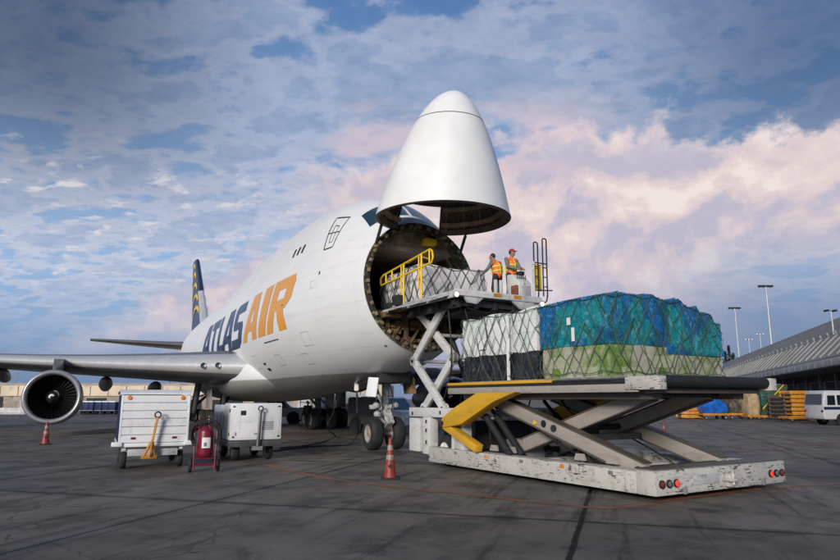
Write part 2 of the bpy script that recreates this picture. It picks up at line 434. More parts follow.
b2 = t.noise(t.mapv(sph, (1, 1, 1), (2, 6.86, 0)), 1.9, 9, .58, .25)      # the same billows a little lower: their difference lights the tops
rel = t.m('ADD', .5, t.m('MULTIPLY', t.m('SUBTRACT', b1, b2), 2.6))
iv = t.m('ADD', t.m('MULTIPLY', b1, .6), t.m('MULTIPLY', rel, .4))
lit = t.mix(t.step(iv, .36, .56), (.58, .54, .66), (.85, .70, .695))
lit = t.mix(t.m('MULTIPLY', t.step(iv, .54, .70), .9), lit, (1.0, .88, .83))
lit = t.mix(t.m('MULTIPLY', t.m('SUBTRACT', 1.0, t.step(dR, .0, 3.0)), .45), lit, (.88, .76, .79))
c = t.mix(t.m('MULTIPLY', mc, .93), c, lit)
# soft pink streaks above it
st = t.noise(t.mapv(sph, (.7, 2.0, 1), (1, 3, 0), (0, 0, .25)), 1.7, 8, .58, .3)
sm = t.m('MULTIPLY', t.m('MULTIPLY', t.step(az, -14, -4), t.m('SUBTRACT', 1.0, t.step(az, 10, 22))), t.m('MULTIPLY', t.step(el, 17, 21), t.m('SUBTRACT', 1.0, t.step(el, 23, 28))))
c = t.mix(t.m('MULTIPLY', t.m('MULTIPLY', sm, t.step(st, .43, .58)), .75), c, (.74, .60, .67))
# hazy lavender near the horizon, greyer to the right
c = t.mix(t.m('MULTIPLY', t.m('SUBTRACT', 1.0, t.step(el, 3, 15)), t.m('MULTIPLY', t.step(az, -8, 18), .85)), c, t.mix(t.step(az, 10, 30), (.53, .52, .69), (.20, .27, .43)))
t.put(bg.inputs[0], c); bg.inputs[1].default_value = .92

sd = bpy.data.lights.new('sun', 'SUN'); sd.energy = 3.3; sd.angle = R(15); sd.color = (1.0, .93, .85)
so = bpy.data.objects.new('sun', sd); COL.objects.link(so)
dv = Vector((math.sin(SUN_AZ) * math.cos(SUN_EL), math.cos(SUN_AZ) * math.cos(SUN_EL), math.sin(SUN_EL)))
so.rotation_euler = (-dv).to_track_quat('-Z', 'Y').to_euler(); so.location = dv * 60

# ------------------------------------------------------------------ ground
def ground_mat():
    m, t, b, o = newmat('apron concrete')
    q = t.mapv(o, (1, 1, 1), (0, 0, 0), (0, 0, R(17)))
    X, Y, Z = t.sep(q)[0:3]
    big = t.noise(o, .10, 7, .62, .4); mid = t.noise(o, .8, 9, .70, .3); fine = t.noise(o, 30, 6, .75); grit = t.noise(o, 110, 3, .7)
    c = t.mix(t.step(big, .32, .66), (.088, .077, .065), (.215, .188, .158))
    c = t.mix(t.m('MULTIPLY', t.step(mid, .46, .62), .70), c, (.050, .045, .040))
    c = t.mix(t.m('MULTIPLY', t.step(mid, .28, .42), .0), c, (.15, .14, .13))
    pale = t.noise(t.mapv(q, (.5, .16, 1), (4, 2, 0), (0, 0, .3)), 1.1, 8, .68)
    c = t.mix(t.m('MULTIPLY', t.step(pale, .52, .66), .60), c, (.24, .215, .185))
    c = t.mix(t.m('MULTIPLY', t.step(fine, .50, .66), .45), c, (.22, .20, .175))
    c = t.mix(t.m('MULTIPLY', t.step(grit, .55, .75), .40), c, (.03, .028, .027))
    # per slab tint
    wn = t.node('ShaderNodeTexWhiteNoise', noise_dimensions='2D')
    sx = t.m('FLOOR', t.m('DIVIDE', t.m('ADD', X, .66), 6.6)); sy = t.m('FLOOR', t.m('DIVIDE', t.m('ADD', Y, -3.0), 7.6))
    t.put(wn.inputs['Vector'], t.comb(sx, sy, 0.0))
    c = t.mix(t.m('MULTIPLY', wn.outputs[0], .42), c, (.052, .05, .049))
    # dark swept streaks, tyre lines, drips
    tr = t.noise(t.mapv(q, (1.7, .10, 1), (0, 0, 0), (0, 0, .9)), 1.4, 8, .68)
    c = t.mix(t.m('MULTIPLY', t.step(tr, .52, .66), .70), c, (.024, .022, .021))
    tr2 = t.noise(t.mapv(q, (2.6, .06, 1), (0, 0, 0), (0, 0, -1.15)), 1.2, 7, .66)
    c = t.mix(t.m('MULTIPLY', t.step(tr2, .60, .72), .45), c, (.022, .021, .02))
    v = t.node('ShaderNodeTexVoronoi'); t.put(v.inputs['Vector'], t.mapv(o, (.55, .55, 1))); v.inputs['Scale'].default_value = 1
    sp = t.m('MULTIPLY', t.m('SUBTRACT', 1.0, t.step(t.m('ADD', v.outputs['Distance'], t.m('MULTIPLY', mid, .35)), .25, .36)), .7)
    c = t.mix(sp, c, (.022, .020, .019))
    v2 = t.node('ShaderNodeTexVoronoi'); t.put(v2.inputs['Vector'], o); v2.inputs['Scale'].default_value = 2.3
    c = t.mix(t.m('MULTIPLY', t.m('SUBTRACT', 1.0, t.step(v2.outputs['Distance'], .03, .07)), t.m('MULTIPLY', t.step(mid, .48, .6), .8)), c, (.018, .017, .016))
    # joints
    ju = t.m('ABSOLUTE', t.m('SUBTRACT', t.m('FRACT', t.m('DIVIDE', t.m('ADD', X, .66), 6.6)), .5))
    jv = t.m('ABSOLUTE', t.m('SUBTRACT', t.m('FRACT', t.m('DIVIDE', t.m('ADD', Y, -3.0), 7.6)), .5))
    wob = t.m('MULTIPLY', t.noise(o, 2.5, 5, .7), .0045)
    ju = t.m('ADD', ju, wob); jv = t.m('ADD', jv, wob)
    main = t.m('SUBTRACT', 1.0, t.step(t.m('ABSOLUTE', t.m('ADD', X, t.m('ADD', .66, t.m('MULTIPLY', t.m('SUBTRACT', t.noise(o, 2.2, 6, .7), .5), .07)))), .030, .052))
    j = t.m('MAXIMUM', t.step(ju, .4970, .4996), t.step(jv, .4976, .5000))
    j = t.m('MAXIMUM', j, main)
    halo = t.m('MAXIMUM', t.step(ju, .470, .5), t.step(jv, .474, .5))
    c = t.mix(t.m('MULTIPLY', t.m('MULTIPLY', halo, t.step(mid, .35, .6)), .7), c, (.03, .028, .027))
    c = t.mix(j, c, (.008, .008, .008))
    # crack lines
    cr = t.node('ShaderNodeTexVoronoi', feature='DISTANCE_TO_EDGE')
    wv = t.node('ShaderNodeVectorMath', operation='ADD'); t.put(wv.inputs[0], t.mapv(o, (.13, .13, 1)))
    nn = t.node('ShaderNodeTexNoise'); t.put(nn.inputs['Vector'], o); nn.inputs['Scale'].default_value = .5; nn.inputs['Detail'].default_value = 8
    sv = t.node('ShaderNodeVectorMath', operation='SCALE'); t.put(sv.inputs[0], nn.outputs[1]); sv.inputs['Scale'].default_value = .35
    t.put(wv.inputs[1], sv.outputs[0]); t.put(cr.inputs['Vector'], wv.outputs[0]); cr.inputs['Scale'].default_value = 1
    c = t.mix(t.m('MULTIPLY', t.m('SUBTRACT', 1.0, t.step(cr.outputs['Distance'], .0008, .0026)), .75), c, (.016, .015, .015))
    t.put(b.inputs['Base Color'], c)
    t.put(b.inputs['Roughness'], t.m('ADD', t.m('MULTIPLY', mid, .45), t.m('ADD', .30, t.m('MULTIPLY', big, .15))))
    b.inputs['Specular IOR Level'].default_value = .20
    bn = t.node('ShaderNodeBump'); bn.inputs['Strength'].default_value = .35; bn.inputs['Distance'].default_value = .015
    t.put(bn.inputs['Height'], t.m('SUBTRACT', t.m('ADD', fine, t.m('MULTIPLY', mid, .6)), t.m('MULTIPLY', j, 2.0)))
    t.put(b.inputs['Normal'], bn.outputs[0])
    return m
gm = MB()
N = 24
for i in range(N):
    for k in range(N):
        a = [(-3000 + 6000 * (i + di) / N, -1500 + 6000 * (k + dk) / N, 0) for di, dk in ((0, 0), (1, 0), (1, 1), (0, 1))]
        gm.quad(*a)
bmesh.ops.remove_doubles(gm.bm, verts=gm.bm.verts[:], dist=.01)
ground = gm.build('ground', ground_mat(), None, 0); ground['kind'] = 'structure'

def ground_px(px, py):
    """pixel of the photograph to a point of the ground plane"""
    p = math.atan2(119, 640); u = (px - 420) / 640; v = (280 - py) / 640
    dy = math.cos(p) - v * math.sin(p); dz = math.sin(p) + v * math.cos(p); k = -CAM_H / dz
    return (u * k, dy * k)
def far_px(px, D):
    p = math.atan2(119, 640)
    return ((px - 420) / 640 * D * math.cos(p), D)      # good enough near the horizon
def ribbon(pts, wd, z, name, material):
    m = MB(); n = len(pts); L = []
    for i, p in enumerate(pts):
        d = Vector(pts[min(i + 1, n - 1)]) - Vector(pts[max(i - 1, 0)]); d.normalize(); nn = Vector((-d.y, d.x)) * wd / 2
        L.append(((p[0] + nn.x, p[1] + nn.y, z), (p[0] - nn.x, p[1] - nn.y, z)))
    for a, b in zip(L, L[1:]): m.quad(a[0], a[1], b[1], b[0])
    o = m.build(name, material, None, 0); o['kind'] = 'structure'; return o
def spline(pts, k=8):
    o = []; P = [Vector(p) for p in pts]; P = [P[0] * 2 - P[1]] + P + [P[-1] * 2 - P[-2]]
    for i in range(1, len(P) - 2):
        for j in range(k):
            u = j / k
            o.append(.5 * ((2 * P[i]) + (P[i + 1] - P[i - 1]) * u + (2 * P[i - 1] - 5 * P[i] + 4 * P[i + 1] - P[i + 2]) * u * u + (3 * P[i] - P[i - 1] - 3 * P[i + 1] + P[i + 2]) * u ** 3))
    return o + [P[-2]]
def mark_mat():
    m, t, b, o = newmat('worn red brown marking')
    n = t.noise(o, 3, 9, .75)
    t.put(b.inputs['Base Color'], t.mix(t.step(n, .38, .62), (.36, .11, .035), (.13, .07, .042)))
    b.inputs['Roughness'].default_value = .65
    return m
MK = mark_mat()
ribbon(spline([Vector(ground_px(*p)) for p in ((262, 464), (300, 473), (340, 480.5), (400, 488), (470, 495), (540, 503), (600, 508), (640, 505), (700, 496), (760, 489), (838, 484))]), .17, .004, 'taxi_marking', MK)
ribbon(spline([Vector(ground_px(*p)) for p in ((640, 446), (700, 452), (760, 449), (839, 443))]), .16, .004, 'apron_marking', MK)
ribbon(spline([Vector(ground_px(*p)) for p in ((690, 420), (745, 432), (838, 448))]), .10, .008, 'stand_marking', MK)
ribbon(spline([Vector(ground_px(*p)) for p in ((270, 436), (360, 437.5), (420, 439))]), .22, .004, 'lead_in_marking', MK)

# ------------------------------------------------------------------ the aircraft (local: x port, y aft of the nose cut, z up)
AIR = thing('cargo_aircraft', 'large white four engine cargo jet with its nose door raised open above the loader', 'aircraft', (-.06, 21.6, 0), 26.2)
ST = [(0, 2.07, 3.385, 5.65, 7.84), (.6, 2.25, 3.16, 5.60, 8.30), (1.3, 2.42, 2.98, 5.55, 8.83), (2.2, 2.62, 2.78, 5.50, 9.30), (3.4, 2.82, 2.58, 5.45, 9.72),
      (5, 3.02, 2.38, 5.4, 10.02), (7, 3.17, 2.2, 5.36, 10.22), (9.5, 3.25, 2.08, 5.33, 10.33), (13, 3.27, 2.02, 5.32, 10.33), (16, 3.27, 2.0, 5.32, 10.25), (19, 3.27, 2.0, 5.32, 10.05),
      (23, 3.27, 2.0, 5.32, 9.72), (28, 3.27, 2.0, 5.32, 9.5), (34, 3.27, 2.0, 5.32, 9.42), (40, 3.2, 2.2, 5.4, 9.36), (46, 2.85, 3.1, 5.9, 9.3), (52, 2.25, 4.4, 6.6, 9.2),
      (58, 1.5, 5.8, 7.3, 9.0), (63, .8, 6.9, 7.8, 8.7), (66.3, .25, 7.7, 8.0, 8.35)]
def sec(a):
    X = [s[0] for s in ST]; n = len(ST)
    i = 0
    while i < n - 2 and a > X[i + 1]: i += 1
    h = X[i + 1] - X[i]; u = (a - X[i]) / h
    def sl(j, q):
        if j == 0: return (ST[1][q] - ST[0][q]) / (X[1] - X[0])
        if j == n - 1: return (ST[-1][q] - ST[-2][q]) / (X[-1] - X[-2])
        return (ST[j + 1][q] - ST[j - 1][q]) / (X[j + 1] - X[j - 1])
    out = []
    for q in range(1, 5):
        m0, m1 = sl(i, q), sl(i + 1, q); u2, u3 = u * u, u ** 3
        out.append((2 * u3 - 3 * u2 + 1) * ST[i][q] + (u3 - 2 * u2 + u) * h * m0 + (-2 * u3 + 3 * u2) * ST[i + 1][q] + (u3 - u2) * h * m1)
    return out
def half(a, z):
    w_, zb, zc, zt = sec(a); q = (z - zc) / (zt - zc) if z > zc else (zc - z) / (zc - zb)
    return w_ * math.sqrt(max(0, 1 - q * q))
KS = -.081
def fring(a, k=1.0, n=72, da=0.0):
    w_, zb, zc, zt = sec(max(a, 0)); r = []
    for i in range(n):
        th = 2 * math.pi * i / n; s_, c_ = math.sin(th), math.cos(th)
        z_ = zc + (zt - zc) * s_ if s_ > 0 else zc + (zc - zb) * s_
        sl = KS * (zt - z_) * max(0, 1 - max(a, 0) / 4)
        r.append((w_ * c_ * k, a + sl + da, zc + (z_ - zc) * k))
    return r
stn = [0, .25, .5, .8, 1.1, 1.5, 2, 2.5, 3, 3.6, 4.2, 5, 6, 7, 8, 9.5, 11] + list(range(13, 66, 2)) + [66.3]
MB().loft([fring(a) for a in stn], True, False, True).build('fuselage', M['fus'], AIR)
# skin edge, ring frame with latches
fr = MB(); fr.loft([fring(0, 1.0, 72, -.005), fring(0, 1.012, 72, -.05), fring(0, .975, 72, -.07), fring(0, .90, 72, -.03), fring(0, .885, 72, .25)], True)
dfr = fr.build('door_frame', M['primer'], AIR)
ring = fring(0, .95, 72)
for i in range(0, 72, 2):
    p = Vector(ring[i]); q = Vector(ring[(i + 1) % 72]); d = (q - p).normalized(); lt = MB()
    lt.bar(p - d * .05 + Vector((0, -.12, 0)), p + d * .07 + Vector((0, -.12, 0)), .10, .09, (0, 1, 0), .01)
    lt.build('latch', M['innerlight'], dfr)
# cargo bay
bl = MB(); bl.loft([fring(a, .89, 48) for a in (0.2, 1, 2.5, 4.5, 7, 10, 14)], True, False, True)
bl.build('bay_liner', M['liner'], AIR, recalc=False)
bf = MB()
bf.box(-1.9, 1.9, .25, 13.5, 4.66, 4.80)
bf.build('bay_floor', M['dark'], AIR)
bc = MB(); 
bc.prism([(-1.62, 6.95), (1.62, 6.95), (1.25, 7.36), (-1.25, 7.36)], 'y', .45, 13.5)
bc.build('bay_ceiling', M['ceil'], AIR)
for s_ in (-1, 1):
    for k in range(7):
        a = .8 + k * 1.2; ww = half(a, 5.4) * .86; bw = MB()
        bw.tube([(s_ * ww, a, 4.8), (s_ * ww * 1.0, a, 5.7), (s_ * ww * .93, a, 6.5), (s_ * ww * .74, a, 7.1)], .05, 6); bw.build('bay_rib', M['innerlight'], AIR)
bh = MB()   # header panels under the arch
hp = [p for p in fring(.32, .90, 72) if p[2] > 6.85]
hp.sort(key=lambda p: p[0])
for p, q in zip(hp, hp[1:]):
    z0 = 6.95
    bh.quad((p[0], .34, p[2]), (q[0], .34, q[2]), (q[0], .40, min(q[2], z0 + .15)), (p[0], .40, min(p[2], z0 + .15)))
bh.build('header_panel', M['innerlight'], AIR)
MB().box(.25, .75, -.02, .3, 7.16, 7.4, .06).build('ceiling_hoist', M['rail'], AIR)
bd = MB()
for z_ in (3.72, 4.2): bd.box(-half(.2, z_) * .86, half(.2, z_) * .86, .12, .3, z_, z_ + .14, .02)
for x_ in (-1.1, -.4, .35, 1.05): bd.box(x_ - .08, x_ + .08, .05, .25, 3.55, 4.66, .02)
for x_ in (-.75, .0, .7): bd.bar((x_ - .3, .0, 3.7), (x_ + .3, .0, 4.6), .07, .07)
bd.box(-1.8, 1.8, -.06, .2, 4.52, 4.72, .02)
for k in range(26):
    z_ = random.uniform(3.75, 4.5); d_ = random.uniform(.08, .2); lim = max(.1, half(.2, z_ - .15) * .86 - d_); a = random.uniform(-lim, lim)
    bd.box(a - d_, a + d_, .02, .34, z_ - d_ * .5, z_ + d_ * .5, .02)
bd.build('lower_bulkhead', M['tan'], AIR)
# cockpit: dark forehead panel, windows
def onskin(a, z_, side=-1, off=.012): return (side * (half(a, z_) + off), a, z_)
fh = MB(); ths = [R(62 + 56 * i / 24) for i in range(25)]
rings = []
for a in (.0, .12, .28, .45):
    w_, zb, zc, zt = sec(a); rings.append([(math.cos(q) * (w_ + .012), a + KS * (zt - (zc + (zt - zc) * math.sin(q))) * (1 - a / 4) - .004, zc + (zt - zc + .012) * math.sin(q)) for q in ths])
fh.loft(rings, False)
fh.build('forehead_panel', M['fore'], AIR)
def skinpatch(pts, name, material, n=6, off=.015, side=None, parent=None):
    """quad given by four (angle in degrees from port, a) corners laid on the fuselage skin"""
    m = MB(); rows = []
    for i in range(n + 1):
        row = []
        for k in range(n + 1):
            u, v = i / n, k / n
            th = (pts[0][0] * (1 - u) + pts[1][0] * u) * (1 - v) + (pts[3][0] * (1 - u) + pts[2][0] * u) * v
            a = (pts[0][1] * (1 - u) + pts[1][1] * u) * (1 - v) + (pts[3][1] * (1 - u) + pts[2][1] * u) * v
            w_, zb, zc, zt = sec(a); q = R(th)
            row.append(((w_ + off) * math.cos(q), a + KS * (zt - zc - (zt - zc) * math.sin(q)) * max(0, 1 - a / 4), zc + (zt - zc + off) * math.sin(q)))
        rows.append(row)
    m.loft(rows, False)
    return m.build(name, material, parent or AIR)
def ang(a, z_):   # section angle (starboard) of the skin point at height z_
    w_, zb, zc, zt = sec(a); return 180 - math.degrees(math.asin(max(-1, min(1, (z_ - zc) / (zt - zc)))))
def mir(p): return [(180 - q, a) for q, a in p][::-1]
for P in ([(91.5, .62), (112, .62), (108, 1.55), (91.5, 1.75)], [(114, .64), (131, .78), (126, 1.7), (110, 1.6)]):
    skinpatch(P, 'cockpit_window', M['cockpit']); skinpatch(mir(P), 'cockpit_window', M['cockpit'])
# near side window seen beside the visor, upper deck door outline, hump portholes
def zpatch(pts, name, material, side=-1, n=5, off=.014):
    m = MB(); rows = []
    for i in range(n + 1):
        row = []
        for k in range(n + 1):
            u, v = i / n, k / n
            a = (pts[0][0] * (1 - u) + pts[1][0] * u) * (1 - v) + (pts[3][0] * (1 - u) + pts[2][0] * u) * v
            z_ = (pts[0][1] * (1 - u) + pts[1][1] * u) * (1 - v) + (pts[3][1] * (1 - u) + pts[2][1] * u) * v
            row.append((side * (half(a, z_) + off), a, z_))
        rows.append(row)
    m.loft(rows, False); return m.build(name, material, AIR)
def zline(m, pts, wd, side=-1, off=.014, closed=True):
    """thin strip along a polyline of (a, z) on the skin"""
    P = []
    n = len(pts)
    for i in range(n if closed else n - 1):
        p, q = pts[i], pts[(i + 1) % n]
        for k in range(8): P.append((p[0] + (q[0] - p[0]) * k / 8, p[1] + (q[1] - p[1]) * k / 8))
    if not closed: P.append(pts[-1])
    L = []
    for i, p in enumerate(P):
        a, b = (P[i - 1], P[(i + 1) % len(P)]) if closed else (P[max(i - 1, 0)], P[min(i + 1, len(P) - 1)])
        d = Vector((b[0] - a[0], b[1] - a[1])); d.normalize(); nn = Vector((-d.y, d.x)) * wd / 2
        L.append([(side * (half(p[0] + s_ * nn.x, p[1] + s_ * nn.y) + off), p[0] + s_ * nn.x, p[1] + s_ * nn.y) for s_ in (-1, 1)])
    m.loft(L + ([L[0]] if closed else []), False)
for sd_ in (-1, 1):
    dm = MB(); D0 = [(2.9, 7.28), (2.28, 7.28), (2.34, 8.5), (3.4, 8.72)]
    zline(dm, D0, .055, sd_); zline(dm, [(2.72, 7.52), (2.5, 7.52), (2.62, 8.2), (2.95, 8.28)], .03, sd_, closed=True)
    zline(dm, [(2.3, 7.9), (3.15, 7.98)], .04, sd_, closed=False)
    dm.build('upper_deck_door', M['dark'], AIR)
    for k in range(3):
        a = 5.1 + k * .5; zpatch([(a, 7.62), (a + .2, 7.62), (a + .2, 7.98), (a, 7.98)], 'porthole', M['glassd'], sd_, 3)
    mk = MB()
    for a, z_, w2, h2 in ((.72, 5.28, .10, .09), (.55, 4.85, .16, .05), (.75, 4.47, .16, .05), (1.25, 3.9, .09, .12), (2.75, 6.37, .05, .12), (10.83, 3.46, .2, .1), (10.7, 3.2, .25, .12), (6.2, 5.6, .08, .05)):
        rows = [[(sd_ * (half(a + da, z_ + dz) + .016), a + da, z_ + dz) for dz in (-h2 / 2, h2 / 2)] for da in (-w2, w2)]
        mk.loft(rows, False)
    for k in range(12):
        a = 7.2 + k * .19; mk.loft([[(sd_ * (half(a + da, 4.3 + dz) + .014), a + da, 4.3 + dz) for dz in (-.03, .03)] for da in (-.06, .06)], False)
    mk.build('probe_and_placard', M['dark'], AIR)

for sd_ in (-1, 1):
    for a, z_, w2, h2 in ((1.9, 4.4, .28, .2), (4.3, 4.1, .35, .25), (3.2, 6.0, .2, .14), (12.2, 3.6, .5, .3), (8.2, 3.5, .4, .22), (5.2, 3.4, .3, .2)):
        hm_ = MB(); zline(hm_, [(a - w2, z_ - h2), (a + w2, z_ - h2), (a + w2, z_ + h2), (a - w2, z_ + h2)], .016, sd_, .008); hm_.build('skin_hatch', M['lgrey'], AIR)
# lettering: each letter from strokes in a unit box (u right, v up), italic, laid on the skin
def letter(mb, ch, a_left, a_right, z0, z1, side):
    """polygons as convex quads in (u, v)"""
    Q = {'A': [[(0, 0), (.30, 0), (.66, 1), (.36, 1)], [(.72, 0), (1.02, 0), (.84, 1), (.52, 1)], [(.28, .2), (.80, .2), (.80, .40), (.34, .40)]],
         'T': [[(.0, .76), (1, .76), (1, 1), (.0, 1)], [(.34, 0), (.66, 0), (.66, .76), (.34, .76)]],
         'L': [[(0, 0), (.36, 0), (.36, 1), (0, 1)], [(.36, 0), (1, 0), (1, .24), (.36, .24)]],
         'S': [[(0, 0), (.8, 0), (1, .12), (1, .22), (0, .22)], [(.64, .22), (1, .22), (1, .46), (.9, .58), (.64, .58)], [(.1, .42), (.64, .42), (.64, .6), (.0, .6)], [(0, .55), (.36, .55), (.36, .8), (0, .8)], [(0, .78), (1, .78), (1, 1), (.2, 1), (0, .9)]],
         'I': [[(0, 0), (1, 0), (1, 1), (0, 1)]],
         'R': [[(0, 0), (.34, 0), (.34, 1), (0, 1)], [(.34, .79), (.9, .79), (1, .88), (.9, 1), (.34, 1)], [(.68, .48), (1, .56), (1, .88), (.68, .8)], [(.34, .40), (.8, .40), (1, .56), (.68, .6), (.34, .6)], [(.42, .40), (.74, .40), (1.02, 0), (.68, 0)]]}[ch]
    slant = (z1 - z0) * .5
    for poly in Q:
        tmp = bmesh.new()
        tmp.faces.new([tmp.verts.new((u, v, 0)) for u, v in poly])
        for k in range(1, 10):
            bmesh.ops.bisect_plane(tmp, geom=tmp.verts[:] + tmp.edges[:] + tmp.faces[:], plane_co=(0, k / 10, 0), plane_no=(0, 1, 0))
        for k in range(1, 6):
            bmesh.ops.bisect_plane(tmp, geom=tmp.verts[:] + tmp.edges[:] + tmp.faces[:], plane_co=(k / 6, 0, 0), plane_no=(1, 0, 0))
        for v in tmp.verts:
            u, q = v.co.x, v.co.y
            z_ = z0 + (z1 - z0) * q
            a = a_left + (a_right - a_left) * u + (-slant * q if side < 0 else slant * q)
            v.co = Vector((side * (half(a, z_) + .009), a, z_))
        mb.merge(tmp)
for side in (-1, 1):
    m1, m2 = MB(), MB()
    word = [('A', 28.6, 25.0), ('T', 25.0, 22.2), ('L', 21.9, 19.4), ('A', 20.1, 16.9), ('S', 16.8, 14.1)]
    word2 = [('A', 13.6, 10.6), ('I', 10.2, 8.9), ('R', 8.6, 5.85)]
    if side < 0:
        for ch, a, b in word: letter(m1, ch, a, b, 4.45, 6.72, side)
        for ch, a, b in word2: letter(m2, ch, a, b, 4.6, 6.74, side)
    else:     # the port side reads the other way round
        ln = [('A', 5.8, 9.2), ('T', 9.3, 12), ('L', 12.6, 15), ('A', 14.9, 18.2), ('S', 18.4, 21.1)]; ln2 = [('A', 21.6, 24.6), ('I', 25.3, 26.6), ('R', 27, 29.7)]
        for ch, a, b in ln: letter(m1, ch, a + 1, b + 1, 4.45, 6.72, side)
        for ch, a, b in ln2: letter(m2, ch, a + 1, b + 1, 4.6, 6.74, side)
    m1.build('navy_lettering', M['lnavy'], AIR, 60, False, 'navy letters ATLAS'); m2.build('orange_lettering', M['lorange'], AIR, 60, False, 'orange letters AIR')

# nose door raised about its hinge
VW = dict(w=2.19, zt=7.659, zb=3.385, zc=5.653, ph=1.474, L=4.30, z0=5.111, p=.485, k=KS)
def vring(f, sc_=1.0, n=72):
    gq = f ** VW['p'] if f > 0 else 0; r = []
    zt, zb, zc = [VW['z0'] + (VW[k] - VW['z0']) * gq for k in ('zt', 'zb', 'zc')]
    for i in range(n):
        th = 2 * math.pi * i / n; s_, c_ = math.sin(th), math.cos(th)
        z_ = zc + ((zt - zc) if s_ > 0 else (zc - zb)) * s_ * sc_
        a = -(1 - f) * VW['L'] + f * VW['k'] * (VW['zt'] - z_)
        r.append(vrot((VW['w'] * gq * c_ * sc_, a, z_)))
    return r
def vrot(p):
    f, d = -p[1], VW['zt'] - p[2]; c_, s_ = math.cos(VW['ph']), math.sin(VW['ph'])
    return (p[0], -(f * c_ + d * s_) + .27, VW['zt'] + f * s_ - d * c_ - .08)
fs = [.0006, .002, .005, .01, .02, .035, .055, .08, .11, .15, .2, .26, .33, .41, .5, .6, .7, .77, .84, .92, 1.0]
cut = lambda k: 13 <= k < 23      # the crown of the door stops short of the fixed forehead panel
ND = MB().loft([vring(f) for f in fs], True, True, skip=lambda i, k: fs[i] >= .765 and cut(k)).build('nose_door', M['visor'], AIR, 60)
sm_ = MB(); r0 = vring(.245, 1.003); r1 = vring(.2512, 1.003); sm_.loft([r0, r1], True); sm_.build('radome_seam', M['dark'], ND)
fi = (.03, .08, .16, .28, .42, .6, .77, .97)
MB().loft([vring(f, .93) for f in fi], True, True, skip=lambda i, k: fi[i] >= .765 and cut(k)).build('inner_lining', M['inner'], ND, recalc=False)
MB().loft([vring(1.0, 1.004), vring(1.006, .985), vring(1.004, .93), vring(.97, .90), vring(.96, .93)], True, skip=lambda i, k: cut(k)).build('rim_frame', M['inner'], ND)
rb = MB()
for f in (.35, .5, .65, .8, .92): rb.loft([vring(f, .93), vring(f, .86), vring(f + .03, .86), vring(f + .03, .93)], True, skip=(lambda i, k: cut(k)) if f > .74 else None)
for i in range(0, 72, 4):
    L = [Vector(vring(f, .915)[i]) for f in ((.2, .35, .5, .6, .72) if cut(i) else (.2, .4, .6, .8, .98))]; rb.tube(L, .035, 4)
ce = MB(); ce.tube([Vector(vring(.77, .965)[k]) for k in range(13, 24)], .075, 6)
for k in (13, 23): ce.tube([Vector(vring(f, .965)[k]) for f in (.77, .84, .92, 1.0)], .075, 6)
ce.build('crown_frame', M['inner'], ND, 60)
rb.build('inner_rib', M['innerlight'], ND)
for s_ in (-1, 1):
    p0 = Vector((s_ * 1.62, .1, 6.7)); p1 = Vector(vring(.86, .90)[6 if s_ > 0 else 30]); ac = MB()
    ac.tube([p0, p0 + (p1 - p0) * .55], .055, 8); ac.tube([p0 + (p1 - p0) * .5, p1], .032, 8)
    ac.build('door_actuator', M['dark'], AIR)

# wings
def airfoil(c, tc, n=22):
    up = []; 
    for i in range(n + 1):
        q = (1 - math.cos(math.pi * i / n)) / 2
        yt = 5 * tc * (.2969 * math.sqrt(q) - .126 * q - .3516 * q * q + .2843 * q ** 3 - .1015 * q ** 4) * c
        cam_ = .02 * c * math.sin(math.pi * q)
        up.append((q * c, yt * 1.02 + cam_, -yt + cam_))
    return [(a, b) for a, b, d in up] + [(a, d) for a, b, d in reversed(up[1:-1])]
WS = [(1.6, 13.2, 15.8, 3.40, .135), (3.4, 14.8, 14.4, 3.50, .132), (6.5, 17.6, 12.4, 3.64, .12), (9.5, 20.3, 10.6, 3.78, .112), (13, 23.4, 8.9, 3.98, .105), (18, 27.8, 7.0, 4.32, .10), (25, 34.0, 5.2, 4.9, .095), (32, 40.2, 3.4, 5.7, .09), (32.5, 41.2, 2.2, 5.78, .07)]
WS = [tuple(a + (b - a) * k / 4 for a, b in zip(p, q)) for p, q in zip(WS, WS[1:]) for k in range(4)] + [WS[-1]]
def wring(s_, side, k=1.0, part=None):
    S_, le, c, z_, tc = s_
    pts = airfoil(c, tc)
    return [(side * S_, le + a, z_ + b - a * .035) for a, b in pts]
for side in (-1, 1):
    NR = len(wring(WS[0], side))
    W = MB().loft([wring(s_, side) for s_ in WS], True, False, True).build('wing', [M['wing'], M['lemetal']], AIR, 60)
    for f in W.data.polygons:
        if f.index < NR * (len(WS) - 1) and (f.index % NR < 4 or f.index % NR >= NR - 2): f.material_index = 1
    for S_, a0, z_ in ((6.2, 26.0, 2.75), (9.2, 27.0, 3.05), (15.5, 30.0, 3.65), (20.5, 33.0, 4.15)):
        ff = MB(); ff.lathe([(0.01, 0), (.2, .3), (.38, 1.2), (.44, 2.4), (.36, 3.8), (.16, 5.0), (.01, 5.6)], (side * S_, a0, z_), (0, 1, -.09), 16)
        ff.build('flap_fairing', M['wingunder'], W, 60)
    if True:
        for S_ in (4.1, 4.75):
            ll = MB(); ll.lathe([(.01, -.03), (.12, -.02), (.15, .03), (.15, .1)], (side * S_, 14.8 + (S_ - 3.4) * .9 - .06, 3.56), (0, -1, .1), 16)
            ll.build('landing_light', M['glass'], W)
    tp = MB(); tp.prism([(41.0, 5.75), (43.1, 5.72), (44.6, 7.6), (43.7, 7.65)], 'x', side * 32.3 - .06, side * 32.3 + .06, .03); tp.build('winglet', M['fus'], W)
